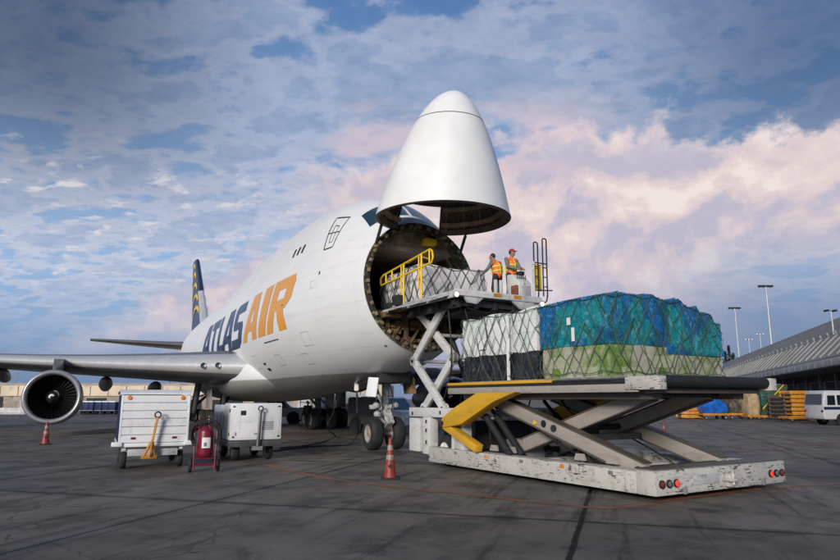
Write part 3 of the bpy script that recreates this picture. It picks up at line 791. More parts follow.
# wing to body fairing
fa = MB(); rr = []
for a, w_, h_ in ((11.2, .6, .3), (12.2, 1.9, .8), (13.6, 2.8, 1.3), (16, 3.4, 1.65), (20, 3.62, 1.8), (26, 3.62, 1.8), (31, 3.2, 1.6), (35, 2.2, 1.0), (37, .8, .35)):
    rr.append([(w_ * math.copysign(abs(math.cos(q)) ** .8, math.cos(q)), a, 3.15 + h_ * .82 * math.copysign(abs(math.sin(q)) ** .85, math.sin(q))) for q in [2 * math.pi * i / 40 for i in range(40)]])
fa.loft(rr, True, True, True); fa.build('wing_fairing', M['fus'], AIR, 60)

# engines: nacelle > inlet lip, fan, spinner, swirl, core ; pylon
def engine(xc, y0, zc):
    E_ = MB(); r = 1.40
    E_.lathe([(r * .962, .26), (r * .99, .6), (r, 1.2), (r * .99, 2.2), (r * .92, 3.2), (r * .84, 4.0), (r * .80, 4.0), (r * .82, 3.0)], (xc, y0, zc), (0, 1, -.02), 48)
    E = E_.build('engine', M['nac'], AIR, 60)
    MB().lathe([(r * .962, .26), (r * .952, .13), (r * .925, .03), (r * .885, .0), (r * .84, .03), (r * .81, .12), (r * .795, .3), (r * .79, .5)], (xc, y0, zc), (0, 1, -.02), 48).build('inlet_lip', M['metal'], E, 60)
    MB().lathe([(r * .79, .5), (r * .80, .7), (r * .80, 1.2), (.02, 1.25)], (xc, y0, zc), (0, 1, -.02), 40).build('inlet_duct', M['dark'], E, 60)
    fn = MB(); NB = 34
    for k in range(NB):
        q = 2 * math.pi * k / NB; L = []
        for j in range(5):
            rr_ = .34 + (r * .79 - .34) * j / 4; tw = R(25 + 32 * j / 4); wd = .10 + .05 * j / 4
            e = Vector((math.cos(q), 0, math.sin(q))); tn = Vector((-math.sin(q), 0, math.cos(q)))
            d = tn * math.sin(tw) * wd + Vector((0, 1, 0)) * math.cos(tw) * wd
            o_ = Vector((xc, y0 + .98, zc)) + e * rr_
            L.append([o_ - d, o_ + d])
        fn.loft(L, False)
    fn.build('fan', M['fanm'], E, 60)
    sp = MB(); sp.lathe([(.005, .5), (.10, .56), (.22, .72), (.32, .92), (.36, 1.05)], (xc, y0, zc), (0, 1, -.02), 24); spo = sp.build('spinner', M['black'], E, 60)
    sw = MB(); rows = []
    for i in range(40):
        u = i / 39; rad = .05 + .27 * u; q = u * 2 * math.pi * 1.15 + .6; wd = .085 * (1 - .6 * u) + .02
        row = []
        for s_ in (-1, 1):
            r2 = max(.004, rad + s_ * wd / 2); t2 = .5 + (r2 / .36) ** 1.6 * .55 - .02
            row.append((xc + math.cos(q) * r2, y0 + t2, zc + math.sin(q) * r2))
        rows.append(row)
    sw.loft(rows, False); sw.build('swirl_mark', M['visor'], spo, 60)
    MB().lathe([(.9, 3.4), (.78, 4.6), (.55, 5.6), (.50, 5.6), (.02, 6.3)], (xc, y0, zc), (0, 1, -.02), 24).build('exhaust_core', M['dark'], E, 60)
    py = MB(); rows = []
    for yy, z0, z1, wd in ((y0 + .55, zc + r * .95, zc + r * 1.02, .03), (y0 + 1.2, zc + r * .9, zc + r * 1.2, .16), (y0 + 2.4, zc + r * .8, zc + r * 1.45, .26), (y0 + 4.2, zc + r * .55, zc + r * 1.52, .26), (y0 + 7, zc + r * .8, zc + r * 1.4, .18), (y0 + 9, zc + r * 1.05, zc + r * 1.3, .05)):
        rows.append([(xc - wd, yy, z0), (xc + wd, yy, z0), (xc + wd * .8, yy, z1), (xc - wd * .8, yy, z1)])
    py.loft(rows, True, True, True); py.build('pylon', M['wing'], E, 45)
M['fanm'] = mat('fan blade metal', (.05, .05, .055), .35, metal=.7, var=.2, scale=3)
for side in (-1, 1):
    engine(side * 11.66, 18.2, 1.96); engine(side * 21.0, 26.2, 2.45)

# tail
FR = []
for z_, le, c in ((8.3, 48.2, 14.5), (9.6, 50.6, 12.6), (12.5, 54.1, 9.9), (14.0, 55.9, 8.8), (16, 58.2, 7.3), (18.4, 61.0, 5.4), (18.8, 61.8, 4.7)):
    FR.append([((b - .02 * c * math.sin(math.pi * min(1, a / c))), le + a, z_) for a, b in airfoil(c, .095)])
NF = len(FR[0]); fm = MB()
fm.loft([r[5:NF - 4] for r in FR], False); fm.loft([[r[q % NF] for q in (5, 4, 3, 2, 1, 0, -1, -2, -3, -4, -5)] for r in FR[3:]], False); fm.bm.faces.new([fm.bm.verts.new(p) for p in FR[-1]])
TF = fm.build('tail_fin', M['navy'], AIR, 40)
MB().loft([[r[q % NF] for q in (5, 4, 3, 2, 1, 0, -1, -2, -3, -4, -5)] for r in FR[:4]], False).build('fin_leading_edge', M['lemetal'], TF, 60)
em = MB()
def finline(pts, wd):
    for side in (-1, 1):
        L = []
        P = spline([Vector((a, z_, 0)) for a, z_ in pts], 6)
        for i, p in enumerate(P):
            d = P[min(i + 1, len(P) - 1)] - P[max(i - 1, 0)]; d.normalize(); nn = Vector((-d.y, d.x, 0)) * wd / 2
            row = []
            for s_ in (-1, 1):
                q = p + nn * s_
                # thickness of fin at that spot
                f = (q.y - 9.6) / 9.0; c = 12.6 - 7.6 * f; le = 50.6 + 11 * f; u = min(.98, max(.01, (q.x - le) / c))
                yt = 5 * .095 * (.2969 * math.sqrt(u) - .126 * u - .3516 * u * u + .2843 * u ** 3 - .1015 * u ** 4) * c
                row.append((side * (yt + .05), q.x, q.y))
            L.append(row)
        em.loft(L, False)
for z0_ in (11.6, 13.2, 14.8, 16.4, 17.7):
    l_ = 50.6 + 11.2 * (z0_ - 9.6) / 8.8; q_ = (12.6 - 7.2 * (z0_ - 9.6) / 8.8) / 9.0
    finline([(l_ + .7 * q_, z0_ - .3), (l_ + 1.9 * q_, z0_ + .35), (l_ + 3.6 * q_, z0_ + .25), (l_ + 5.4 * q_, z0_ - .55), (l_ + 7.2 * q_, z0_ - 1.7)], .42)
em.build('fin_emblem', M['rail'], TF, 60)
for side in (-1, 1):
    m = MB(); rows = []
    for s_, le, c, z_ in ((.6, 53.0, 8.6, 7.55), (3, 55.0, 7.0, 7.72), (8, 59.4, 4.3, 8.2), (11, 62.2, 2.4, 8.5)):
        rows.append([(side * s_, le + a, z_ + b) for a, b in airfoil(c, .09)])
    m.loft(rows, True, False, True); m.build('tailplane', M['wing'], AIR, 40)

# undercarriage
def wheel(x_, y_, z_, r, wd, parent, name='wheel', rimr=.55, axis=(1, 0, 0), rimmat=None, tyre=None):
    T = MB(); ax = Vector(axis).normalized()
    T.lathe([(r * rimr, -wd / 2), (r * .86, -wd / 2), (r * .97, -wd * .36), (r, -wd * .16), (r, wd * .16), (r * .97, wd * .36), (r * .86, wd / 2), (r * rimr, wd / 2)], (x_, y_, z_), ax, 32)
    o = T.build(name, tyre or M['tyre'], parent, 40)
    rm = MB()
    for s_ in (-1, 1):
        rm.lathe([(r * rimr, s_ * wd * .47), (r * rimr * .88, s_ * wd * .36), (r * rimr * .5, s_ * wd * .30), (r * .16, s_ * wd * .40), (.005, s_ * wd * .44)], (x_, y_, z_), ax, 24)
        for k in range(8):
            q = 2 * math.pi * k / 8; u = ax.cross(Vector((0, 0, 1)))
            if u.length < .1: u = Vector((1, 0, 0))
            u.normalize(); v = ax.cross(u); c_ = Vector((x_, y_, z_)) + (u * math.cos(q) + v * math.sin(q)) * r * rimr * .68 + ax * s_ * wd * .33
            rm.lathe([(.001, s_ * .03), (r * .04, s_ * .02), (r * .04, -s_ * .03)], c_, ax, 8)
    rm.build('rim', rimmat or M['rim'], o, 40)
    return o
GX, GY = .1, 3.1
ng = MB()
ng.tube([(GX, GY, .60), (GX, GY - .05, 1.15)], .085, 14); ng.tube([(GX, GY - .05, 1.1), (GX, GY - .2, 2.75)], .125, 16)
ng.tube([(GX - .5, GY, .60), (GX + .5, GY, .60)], .075, 12)
ng.tube([(GX - .25, GY - .1, 1.55), (GX + .3, GY - .1, 1.55)], .11, 12)
NG = ng.build('nose_gear', M['gear'], AIR, 40)
for s_ in (-1, 1): wheel(GX + s_ * .44, GY, .60, .60, .44, NG)
tq = MB()
tq.bar((GX, GY - .22, 1.45), (GX, GY - .62, 1.0), .30, .05); tq.bar((GX, GY - .62, 1.0), (GX, GY - .15, .70), .26, .05)
tq.bar((GX, GY + .05, 1.6), (GX, GY + 1.3, 2.6), .10, .10); tq.bar((GX - .3, GY - .1, 2.05), (GX - .3, GY + .9, 2.6), .07, .07)
tq.build('torque_link', M['gear'], NG, 40)
for x_, z_ in ((-.38, 1.62), (.38, 1.62), (-.34, 1.3)):
    lb = MB(); lb.lathe([(.01, -.1), (.11, -.09), (.12, .0), (.08, .12), (.02, .14)], (GX + x_, GY - .16, z_), (0, -1, 0), 16); lb.build('taxi_light', M['lgrey'], NG, 40)
lb = MB(); lb.bar((GX - .62, GY - .1, 1.55), (GX - .2, GY - .1, 1.6), .2, .16, bev=.03); lb.build('light_bracket', M['lgrey'], NG, 40)
hs = MB(); hs.tube(spline([Vector((GX + .13, GY - .1, 2.5)), Vector((GX + .22, GY - .3, 1.9)), Vector((GX + .16, GY - .26, 1.3)), Vector((GX + .05, GY - .14, .7))]), .02, 6)
hs.tube(spline([Vector((GX - .13, GY - .1, 2.5)), Vector((GX - .2, GY - .28, 1.8)), Vector((GX - .12, GY - .2, 1.1))]), .018, 6)
hs.build('brake_hose', M['black'], NG, 60)
gd = MB(); gd.box(-.03, .03, -.24, .24, -.70, 0, .02, Matrix.Translation((GX - .72, GY - .7, 2.62)) @ Matrix.Rotation(R(8), 4, 'Y') @ Matrix.Rotation(R(28), 4, 'Z')); gd.build('gear_door', M['white'], AIR, 40)
gd = MB(); gd.box(-.03, .03, -.5, .5, -.62, 0, .02, Matrix.Translation((GX + .75, GY - .5, 2.65)) @ Matrix.Rotation(R(-8), 4, 'Y')); gd.build('gear_door', M['tan'], AIR, 40)
wb = MB(); wb.box(GX - .6, GX + .65, GY - 1.0, GY + 1.3, 2.42, 2.95, .03); wb.build('gear_bay', M['dark'], AIR, 40)
def bogie(x_, y_):
    m = MB(); m.tube([(x_, y_ - .75, .66), (x_, y_ + .75, .66)], .14, 12)
    m.tube([(x_, y_, .66), (x_ * .93, y_, 3.0)], .19, 14); m.bar((x_, y_ + .1, 1.3), (x_ * .6, y_ + .9, 2.8), .12, .12); m.bar((x_, y_, 1.9), (x_ * .5, y_ - .3, 2.6), .10, .10)
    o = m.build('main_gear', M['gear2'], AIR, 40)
    for s_ in (-1, 1):
        for d in (-.72, .72): wheel(x_ + s_ * .55, y_ + d, .62, .62, .44, o)
    dd = MB(); dd.box(x_ - .05 + math.copysign(.7, x_), x_ + .0 + math.copysign(.7, x_), y_ - .9, y_ + .9, 1.3, 2.4, .02); dd.build('gear_door', M['wingunder'], o)
M['gear2'] = mat('dark grey gear paint', (.10, .10, .10), .5, var=.3, scale=4, dirt=.4)  # much darker grey than the nose gear struts
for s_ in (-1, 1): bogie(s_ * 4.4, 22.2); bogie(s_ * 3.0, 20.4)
# ------------------------------------------------------------------ cargo loader (local: x across to its far side, y toward the aircraft)
LX, LY, LR = 4.33, 12.02, 31
LD = thing('cargo_loader', 'white and yellow scissor lift cargo loader with two raised platforms at the open nose', 'cargo loader', (LX, LY, 0), LR)
def lw(x, y, z=0):
    c_, s_ = math.cos(R(LR)), math.sin(R(LR)); return (LX + c_ * x - s_ * y, LY + s_ * x + c_ * y, z)
WC, WD = 4.15, 3.52
m = MB()
m.box(0.002, .42, .552, 7.95, .10, .515, .025); m.box(WC - .42, WC - .002, .552, 7.95, .10, .515, .025)
m.box(.0, WC, .10, .55, .099, .545, .03)
m.box(.42, WC - .42, 7.2, 7.9, .12, .48, .03)
for y_ in (2.2, 4.4, 6.0): m.box(.42, WC - .42, y_, y_ + .22, .16, .40)
CH = m.build('chassis', M['loader'], LD, 40)
m = MB(); m.box(.43, WC - .43, .56, 7.3, .17, .22)
m.box(.10, WC - .10, .18, .62, .545, .57, .01); m.build('chassis_top_plate', M['armd'], CH)
for x_ in (.46, WC - .62):
    b = MB(); b.prism([(.62, .22), (2.2, .22), (1.9, .42), (.62, .52)], 'x', x_, x_ + .12); b.build('arm_track', M['armd'], CH, 0)
for x_ in (.46, WC / 2, WC - .5):
    b = MB(); b.box(x_, x_ + .10, .6, 7.2, .22, .32, .01); b.build('inner_stringer', M['loader'], CH, 0)
for k in range(9):
    b = MB(); b.lathe([(.001, -.015), (.02, -.012), (.024, .0)], (-.004, .8 + k * .8, .36), (-1, 0, 0), 8); b.build('bolt', M['dark'], CH)
# rear lights
for i, x_ in enumerate((.16, .36, .56)):
    for side in (0, 1):
        xx = x_ if side == 0 else WC - .72 + x_
        lit = (side == 0 and i == 2) or (side == 1 and i == 0)
        b = MB(); b.lathe([(.075, -.03), (.075, .03), (.06, .045)], (xx, .10, .31), (0, -1, 0), 18); h = b.build('tail_light', M['black'], LD, 40)
        b = MB(); b.lathe([(.001, .05), (.04, .048), (.058, .035)], (xx, .10, .31), (0, -1, 0), 18)
        b.build('lens', M['redlamp'] if lit else (M['cleardull'] if i == 1 else M['reddull']), h, 60)
m = MB(); m.box(.74, .82, .05, .1, .10, .22, .01); m.box(WC - .9, WC - .82, .05, .1, .10, .22, .01); m.build('mud_bracket', M['grey'], LD)
m = MB(); m.box(1.0, 1.85, .085, .1, .24, .42, .006); m.build('number_plate', M['lgrey'], LD)
m = MB(); m.box(1.95, 2.2, -.1, .12, .26, .32, .01); m.box(2.0, 2.15, -.04, .1, .16, .42, .01); m.tube([(2.07, -.06, .2), (2.07, -.06, .46)], .03, 10); m.build('tow_hitch', M['gear'], LD)
# scissor arms
def arm(name, x_, p, q, wd, h, material, parent=LD):
    b = MB(); b.bar((x_, *p), (x_, *q), wd, h, bev=.015); d = Vector((0, q[0] - p[0], q[1] - p[1])).normalized(); up = Vector((0, -d.z, d.y))
    o = b.build(name, material, parent, 40)
    f = MB(); e = up * (h / 2 + .012)
    for s_ in (-1, 1): f.bar(Vector((x_, *p)) + e * s_, Vector((x_, *q)) + e * s_, wd + .05, .024)
    f.build('flange', M['armd'], o)
    return o
A1 = arm('scissor_arm', .55, (5.9, 1.96), (.75, .46), .20, .30, M['arm'])
b = MB(); b.lathe([(.001, 0), (.085, .0), (.085, .012)], (.445, 3.55, 1.28), (-1, 0, 0), 16); b.build('warning_disc', M['black'], A1)
b = MB(); b.prism([(3.76, 1.28), (3.88, 1.36), (3.92, 1.25)], 'x', .43, .447); b.build('warning_triangle', M['rail'], A1)
arm('scissor_arm', .88, (5.4, .50), (.75, 1.98), .18, .30, M['arm'])
arm('scissor_arm', WD - .55, (5.9, 1.96), (.75, .46), .20, .30, M['arm'])
arm('scissor_arm', WD - .88, (5.4, .50), (.75, 1.98), .18, .30, M['arm'])
for y_, z_ in ((3.2, 1.19), (.75, 1.95), (5.6, 1.9), (.85, .48), (5.35, .52)):
    b = MB(); b.tube([(.4, y_, z_), (WD - .4, y_, z_)], .075, 12); b.build('cross_shaft', M['dark'], LD, 40)
b = MB(); b.bar((.95, 2.6, 1.0), (WD - .95, 2.6, 1.0), .14, .14); b.bar((.95, 3.9, 1.0), (WD - .95, 3.9, 1.0), .14, .14); b.build('cross_tie', M['dark'], LD)
# yellow folding elbow links
for x0 in (-.22, WD - .12):
    b = MB()
    b.prism([(7.0, 1.22), (6.85, 1.36), (6.42, 1.58), (5.3, 2.0), (3.75, 2.01), (4.6, 1.78), (6.0, 1.20), (6.85, 1.08)], 'x', x0, x0 + .32, .02)
    o = b.build('elbow_link', M['yellow'], LD, 40)
    b = MB(); b.bar((x0 + .16, 6.9, 1.14), (x0 + .16, 5.42, .62), .24, .20, bev=.02); b.build('lower_link', M['yellow'], o, 40)
    b = MB(); b.tube([(x0 - .03, 6.88, 1.2), (x0 + .35, 6.88, 1.2)], .07, 14); b.build('pivot_pin', M['dark'], o, 40)
for x_, dy in ((.22, .0), (.50, -.1), (1.5, 0), (WD - .9, 0)):
    b = MB(); b.tube([(x_, 5.95 + dy, 1.80), (x_, 5.35 + dy, 1.28)], .05, 12); b.tube([(x_, 5.5 + dy, 1.42), (x_, 4.5 + dy, .50)], .085, 14)
    b.build('lift_cylinder', M['black'], LD, 40)
b = MB()
for x_ in (.75, 2.7): b.tube(spline([Vector((x_, 6.6, 1.9)), Vector((x_ + .1, 6.8, 1.5)), Vector((x_ + .05, 6.2, 1.2)), Vector((x_, 5.9, .6)), Vector((x_, 5.4, .35))]), .022, 6)
b.build('hydraulic_hose', M['cable'], LD, 60)
for k, x_ in enumerate((.42, .66, WD - .66)):
    b = MB(); b.tube(spline([Vector((x_, 5.6, 1.9)), Vector((x_ - .06, 5.0, 1.45)), Vector((x_ + .05, 4.2, 1.3)), Vector((x_, 3.4, 1.02)), Vector((x_ + .02, 2.4, .62)), Vector((x_ + .1, 1.9, .34))]), .018, 6); b.build('hydraulic_hose', M['cable'], LD, 60)
for y_ in (1.4, 2.3, 4.6, 5.3):
    b = MB(); b.prism([(y_ - .16, .26 + 1.0 * (y_ - 1.5) / 3.0 * .0 + .30), (y_ + .16, .56), (y_ + .1, .70), (y_ - .1, .70)], 'x', .30, .36); b.build('gusset', M['arm'], LD, 0)
for q in ((.7, 1.5, 4.7, 5.3, .34, .85), (2.0, 3.1, 3.0, 3.7, .33, .7)): b = MB(); b.box(*q, .04); b.build('hydraulic_pack', M['grey'], LD, 40)
for k in range(5):
    b = MB(); b.box(-.012, .004, 1.1 + k * 1.35, 1.22 + k * 1.35, .40, .47, .003); b.build('reflector', M['amber'] if k % 2 else M['grey'], CH)
# main platform
m = MB(); m.box(.02, WD - .02, .05, 6.82, 2.06, 2.20, .01); DK = m.build('main_platform', M['dark'], LD)
for x0, x1 in ((-.04, .03), (WD - .03, WD + .04)):
    b = MB(); b.box(x0, x1, .35, 6.86, 1.98, 2.14, .012); b.box(x0 - .015, x1 + .015, 3.4, 3.75, 2.0, 2.12, .01); b.build('side_beam', M['arm'], DK, 40)
    b = MB(); b.box(x0 + .005, x1 - .005, .3, 6.8, 2.142, 2.20); b.build('side_groove', M['black'], DK)
    b = MB(); b.box(x0 - .02, x1 + .06, 2.7, 6.86, 2.205, 2.275, .012); b.build('guide_rail', M['yellow'], DK, 40)
    b = MB(); b.box(x0 - .01, x1 + .05, .5, 2.68, 2.205, 2.25, .012); b.build('guide_rail', M['dark'], DK, 40)
    b = MB(); b.box(x0 - .03, x1 + .12, -.18, .62, 2.02, 2.28, .02); b.build('corner_block', M['loader'], DK, 40)
m = MB()
for y_ in range(3, 67, 3): m.tube([(.2, y_ / 10, 2.20), (WD - .2, y_ / 10, 2.20)], .045, 8)
m.build('roller_deck', M['lgrey'], DK, 40)
m = MB(); m.tube([(.12, -.06, 2.18), (WD - .10, -.06, 2.18)], .115, 20); m.build('end_roller', M['black'], DK, 40)
m = MB(); m.box(.1, WD - .1, .06, .3, 1.96, 2.05, .01); m.box(.3, .6, .3, 6.6, 1.84, 2.05, .01); m.box(WD - .6, WD - .3, .3, 6.6, 1.84, 2.05, .01)
for y_ in (1.5, 2.9, 4.3, 5.7): m.box(.6, WD - .6, y_, y_ + .14, 1.90, 2.05)
m.build('platform_underframe', M['armd'], DK)
# tower frame at the front
def tower(x0, x1):
    m = MB(); m.box(x0, x1, 6.36, 9.26, 1.33, 1.60, .02)
    m.box(x0, x1, 8.05, 8.46, .28, 1.33, .015); m.box(x0, x1, 6.36, 6.55, .5, 1.33, .015); m.box(x0 + .02, x1 - .02, 6.86, 6.97, .5, 1.33, .01)
    T = m.build('tower_frame', M['loadw'], LD, 40)
    p = MB(); p.box(x0 + .03, x1 - .05, 6.56, 6.85, .52, 1.30, .012); p.build('side_panel', M['lgrey'], T, 40)
    p = MB(); p.box(x0 - .02, x1 - .1, 8.62, 9.22, .32, 1.29, .03); p.build('cabinet_door', M['loadw'], T, 40)
    for y_, z_ in ((9.05, 1.42), (8.25, 1.2), (8.25, .95), (8.25, .62), (7.5, 1.47), (6.75, 1.47), (6.75, 1.2)):
        h = MB(); xx = x0 if x0 < 1 else x1; h.box(xx - .012, xx + .004, y_ - .035, y_ + .035, z_ - .05, z_ + .05); h.build('slot', M['black'], T)
    return T
tower(.12, .40); tower(3.15, 3.43)
m = MB(); m.box(.35, 3.3, 6.5, 6.75, 1.36, 1.55); m.box(.35, 3.3, 8.9, 9.15, 1.36, 1.55); m.box(.35, 3.3, 8.0, 8.2, .3, .6); m.build('tower_cross_beam', M['lgrey'], LD)
m = MB(); m.box(.9, 3.2, 6.9, 7.9, .45, 1.25, .04); m.box(1.2, 2.6, 8.2, 9.0, .5, 1.1, .04); m.build('engine_housing', M['dark'], LD, 40)
for x_ in (.42, 3.25): wheel(x_, 7.55, .42, .42, .28, LD, rimmat=M['white'])
# bridge scissor: two stacked stages each side, offset links
for xs in (.40, 2.72):
    for dx, p, q in ((0, (7.70, 4.55), (9.42, 3.02)), (.17, (9.34, 4.52), (7.45, 3.04)), (.17, (7.45, 3.04), (9.06, 1.58)), (0, (9.42, 3.02), (7.72, 1.58))):
        b = MB(); b.bar((xs + dx, *p), (xs + dx, *q), .13, .25, bev=.02)
        for e in (p, q): b.lathe([(.001, -.075), (.15, -.075), (.15, .075), (.001, .075)], (xs + dx, *e), (1, 0, 0), 18)
        o = b.build('bridge_arm', M['loadw'], LD, 40)
        for e in (p, q):
            f = MB(); f.lathe([(.001, -.10), (.055, -.10), (.055, .10), (.001, .10)], (xs + dx, *e), (1, 0, 0), 12); f.build('pivot_pin', M['dark'], o, 40)
for y_, z_ in ((7.45, 3.04), (9.42, 3.02), (8.5, 3.78), (8.5, 2.28)):
    b = MB(); b.tube([(.4, y_, z_), (2.9, y_, z_)], .06, 10); b.build('cross_shaft', M['lgrey'], LD, 40)
b = MB(); b.tube([(1.4, 7.6, 1.7), (1.4, 8.7, 3.6)], .08, 12); b.tube([(1.9, 7.6, 1.7), (1.9, 8.7, 3.6)], .08, 12); b.build('bridge_lift_cylinder', M['dark'], LD, 40)
b = MB(); b.tube(spline([Vector((.3, 7.3, 4.4)), Vector((.25, 7.1, 3.4)), Vector((.3, 7.2, 2.6)), Vector((.3, 7.6, 1.8))]), .025, 6); b.tube(spline([Vector((.6, 6.9, 4.4)), Vector((.7, 6.6, 3.2)), Vector((.6, 6.9, 2.4)), Vector((.6, 7.2, 1.7))]), .02, 6); b.build('hydraulic_hose', M['cable'], LD, 60)
# bridge platform
BWD = 3.15
m = MB(); m.box(.04, BWD - .04, 6.56, 10.5, 4.66, 4.80, .01); BR = m.build('bridge_platform', M['dark'], LD)
m = MB()
for x_ in (.2, .8, 1.5, 2.2, 2.8): m.box(x_, x_ + .14, 6.7, 10.3, 4.40, 4.66, .01)
for y_ in (6.75, 7.6, 8.6, 9.6): m.box(.1, BWD - .1, y_, y_ + .12, 4.46, 4.655, .01)
m.box(.5, 2.7, 7.0, 8.2, 4.28, 4.45, .03)
m.build('bridge_underframe', M['dark'], BR)
m = MB(); m.tube(spline([Vector((.6, 6.8, 4.42)), Vector((1.2, 6.75, 4.30)), Vector((1.9, 6.8, 4.40)), Vector((2.5, 6.75, 4.28)), Vector((3.0, 6.7, 4.5))]), .03, 6)
m.tube(spline([Vector((2.95, 6.6, 4.6)), Vector((3.0, 6.55, 4.3)), Vector((2.9, 6.7, 3.9)), Vector((2.6, 7.3, 3.6))]), .025, 6); m.build('hose_bundle', M['cable'], BR, 60)
m = MB(); m.box(-.02, BWD, 6.46, 6.56, 4.70, 4.88, .015); m.build('rear_edge_beam', M['loadw'], BR, 40)
for x_ in (1.3, 2.05): b = MB(); b.box(x_, x_ + .28, 6.445, 6.46, 4.75, 4.85); b.build('worn_patch', M['orange'], BR)
m = MB(); m.prism([(.3, 4.70), (1.0, 4.70), (.75, 4.50), (.45, 4.52)], 'y', 6.5, 6.6, .01); m.build('lug_plate', M['lgrey'], BR)
m = MB(); m.prism([(2.0, 4.70), (2.9, 4.70), (2.8, 4.50), (2.35, 4.46)], 'y', 6.5, 6.6, .01); m.build('lug_plate', M['lgrey'], BR)
for x_ in (-.04, BWD - .03):
    b = MB(); b.box(x_, x_ + .08, 6.56, 10.45, 4.64, 4.84, .012); b.build('side_beam', M['lgrey'], BR, 40)
for k in range(3):          # sloping side flaps
    y0 = 6.75 + k * 1.15
    b = MB(); b.add([(-.06, y0, 4.78), (-.06, y0 + 1.05, 4.78), (-.50, y0 + .85, 4.62), (-.50, y0 + .1, 4.62), (-.06, y0, 4.72), (-.06, y0 + 1.05, 4.72), (-.50, y0 + .85, 4.57), (-.50, y0 + .1, 4.57)],
                    [(0, 1, 2, 3), (7, 6, 5, 4), (0, 3, 7, 4), (1, 5, 6, 2), (3, 2, 6, 7), (0, 4, 5, 1)]); b.build('side_flap', M['lgrey'], BR)
m = MB(); m.box(.1, 2.9, 10.35, 10.95, 4.74, 4.82, .02); m.box(-.3, .7, 9.9, 10.7, 4.45, 4.58, .02); m.box(-.2, .3, 9.5, 10.1, 4.60, 4.72, .02); m.build('front_lip', M['tan'], BR)
m = MB(); m.box(-.25, .05, 9.4, 9.75, 4.78, 5.10, .03); m.box(-.15, .25, 10.1, 10.5, 4.78, 4.95, .03); m.build('bridge_stop', M['dark'], BR, 40)
# yellow hand rail on the near side
RL = MB(); yr = [(7.72, 5.86), (7.66, 6.0), (7.70, 6.2), (7.82, 6.27), (10.8, 5.97), (10.98, 5.9), (11.02, 5.76), (10.96, 5.63)]
RL.tube([(.0, *p) for p in yr], .034, 8, True)
RLo = RL.build('hand_rail', M['rail'], BR, 60)
for y_, za, zb_ in ((8.32, 6.23, 4.8), (9.42, 6.11, 4.8)):
    b = MB(); b.tube([(.0, y_, za), (.0, y_, zb_)], .036, 8); b.tube([(.0, y_ + .16, za - .02), (.0, y_ + .16, zb_ + .4), (.0, y_ + .04, zb_ + .3)], .024, 8); b.build('rail_post', M['rail'], RLo, 60)
for y_, za, zb_ in ((10.2, 6.03, 5.68), (10.62, 5.99, 5.65), (7.86, 6.26, 5.88)):
    b = MB(); b.tube([(.0, y_, za), (.0, y_, zb_)], .028, 8); b.build('rail_bar', M['rail'], RLo, 60)
b = MB(); b.tube([(.06, 9.3, 6.12), (.5, 9.3, 6.4), (.9, 9.3, 6.35)], .025, 6); b.build('rail_brace', M['rail'], RLo, 60)
# operator console
m = MB(); m.prism([(6.62, 4.80), (7.2, 4.80), (7.2, 5.62), (6.95, 5.60), (6.62, 5.30)], 'x', 2.40, 2.88, .02); CN = m.build('control_console', M['loadw'], BR, 40)
b = MB(); b.box(2.50, 2.84, 6.605, 6.625, 4.88, 5.22, .01); b.build('console_panel', M['lgrey'], CN)
b = MB(); b.box(2.30, 2.39, 6.64, 6.9, 4.82, 5.22, .02); b.build('console_door', M['red2'], CN)
b = MB()
for k in range(5): b.tube([(2.46 + k * .08, 6.78, 5.44), (2.46 + k * .08, 6.76, 5.58)], .012, 6)
b.box(2.66, 2.84, 6.86, 7.05, 5.60, 5.72, .02); b.build('control_lever', M['black'], CN)
b = MB(); b.prism([(5.28, 2.24), (5.42, 2.30), (5.28, 2.37)], 'z', 0, .01); b.bm.free(); 
b = MB(); b.prism([(2.56, 5.26), (2.64, 5.26), (2.60, 5.32)], 'y', 6.598, 6.604); b.build('warning_triangle', M['orange'], CN)
m = MB(); m.box(2.92, 2.99, 6.56, 6.63, 4.6, 6.0, .01); m.box(2.98, 3.35, 6.56, 6.62, 4.62, 4.80, .01); m.build('corner_post', M['loadw'], BR, 40)
for x_, wd in ((1.55, .04), (1.75, .04)):
    b = MB(); b.box(x_, x_ + .10, 6.7, 6.76, 4.84, 5.32, .01); b.build('short_post', M['loadw'], BR, 40)
for x_, zt in ((3.0, 6.62), (3.36, 6.78)):
    b = MB(); b.tube([(x_, 6.62, 4.95), (x_, 6.6, zt - .04), (x_ + .03, 6.6, zt), (x_ + .13, 6.6, zt), (x_ + .16, 6.6, zt - .04), (x_ + .16, 6.62, 4.95)], .022, 8)
    for zz in (5.25, 5.55, 5.85): b.tube([(x_, 6.61, zz), (x_ + .16, 6.61, zz)], .016, 6)
    b.tube(spline([Vector((x_ + .16, 6.62, 5.0)), Vector((x_ + .1, 6.62, 4.8)), Vector((x_ - .08, 6.62, 4.72))]), .022, 8)
    b.build('safety_gate', M['black'], BR, 60)
m = MB(); m.box(3.12, 3.36, 6.68, 6.74, 5.12, 5.95, .015); m.build('gate_panel', M['rail'], BR, 40)
m = MB(); m.tube([(3.1, 6.62, 5.12), (3.72, 6.62, 5.16)], .02, 6); m.tube([(3.05, 6.62, 5.98), (3.5, 6.62, 5.98)], .02, 6); m.build('gate_cross_bar', M['black'], BR, 60)
for x_, z_ in ((-.02, 4.70), (3.1, 4.66)):
    b = MB(); b.lathe([(.001, .10), (.05, .09), (.075, .0), (.075, -.04)], (x_, 6.44, z_), (0, 1, 0), 18); h = b.build('work_light', M['lgrey'], BR, 40)
    b = MB(); b.lathe([(.001, -.055), (.045, -.052), (.066, -.04)], (x_, 6.44, z_), (0, 1, 0), 18); b.build('lamp_lens', M['lamp'], h, 60)

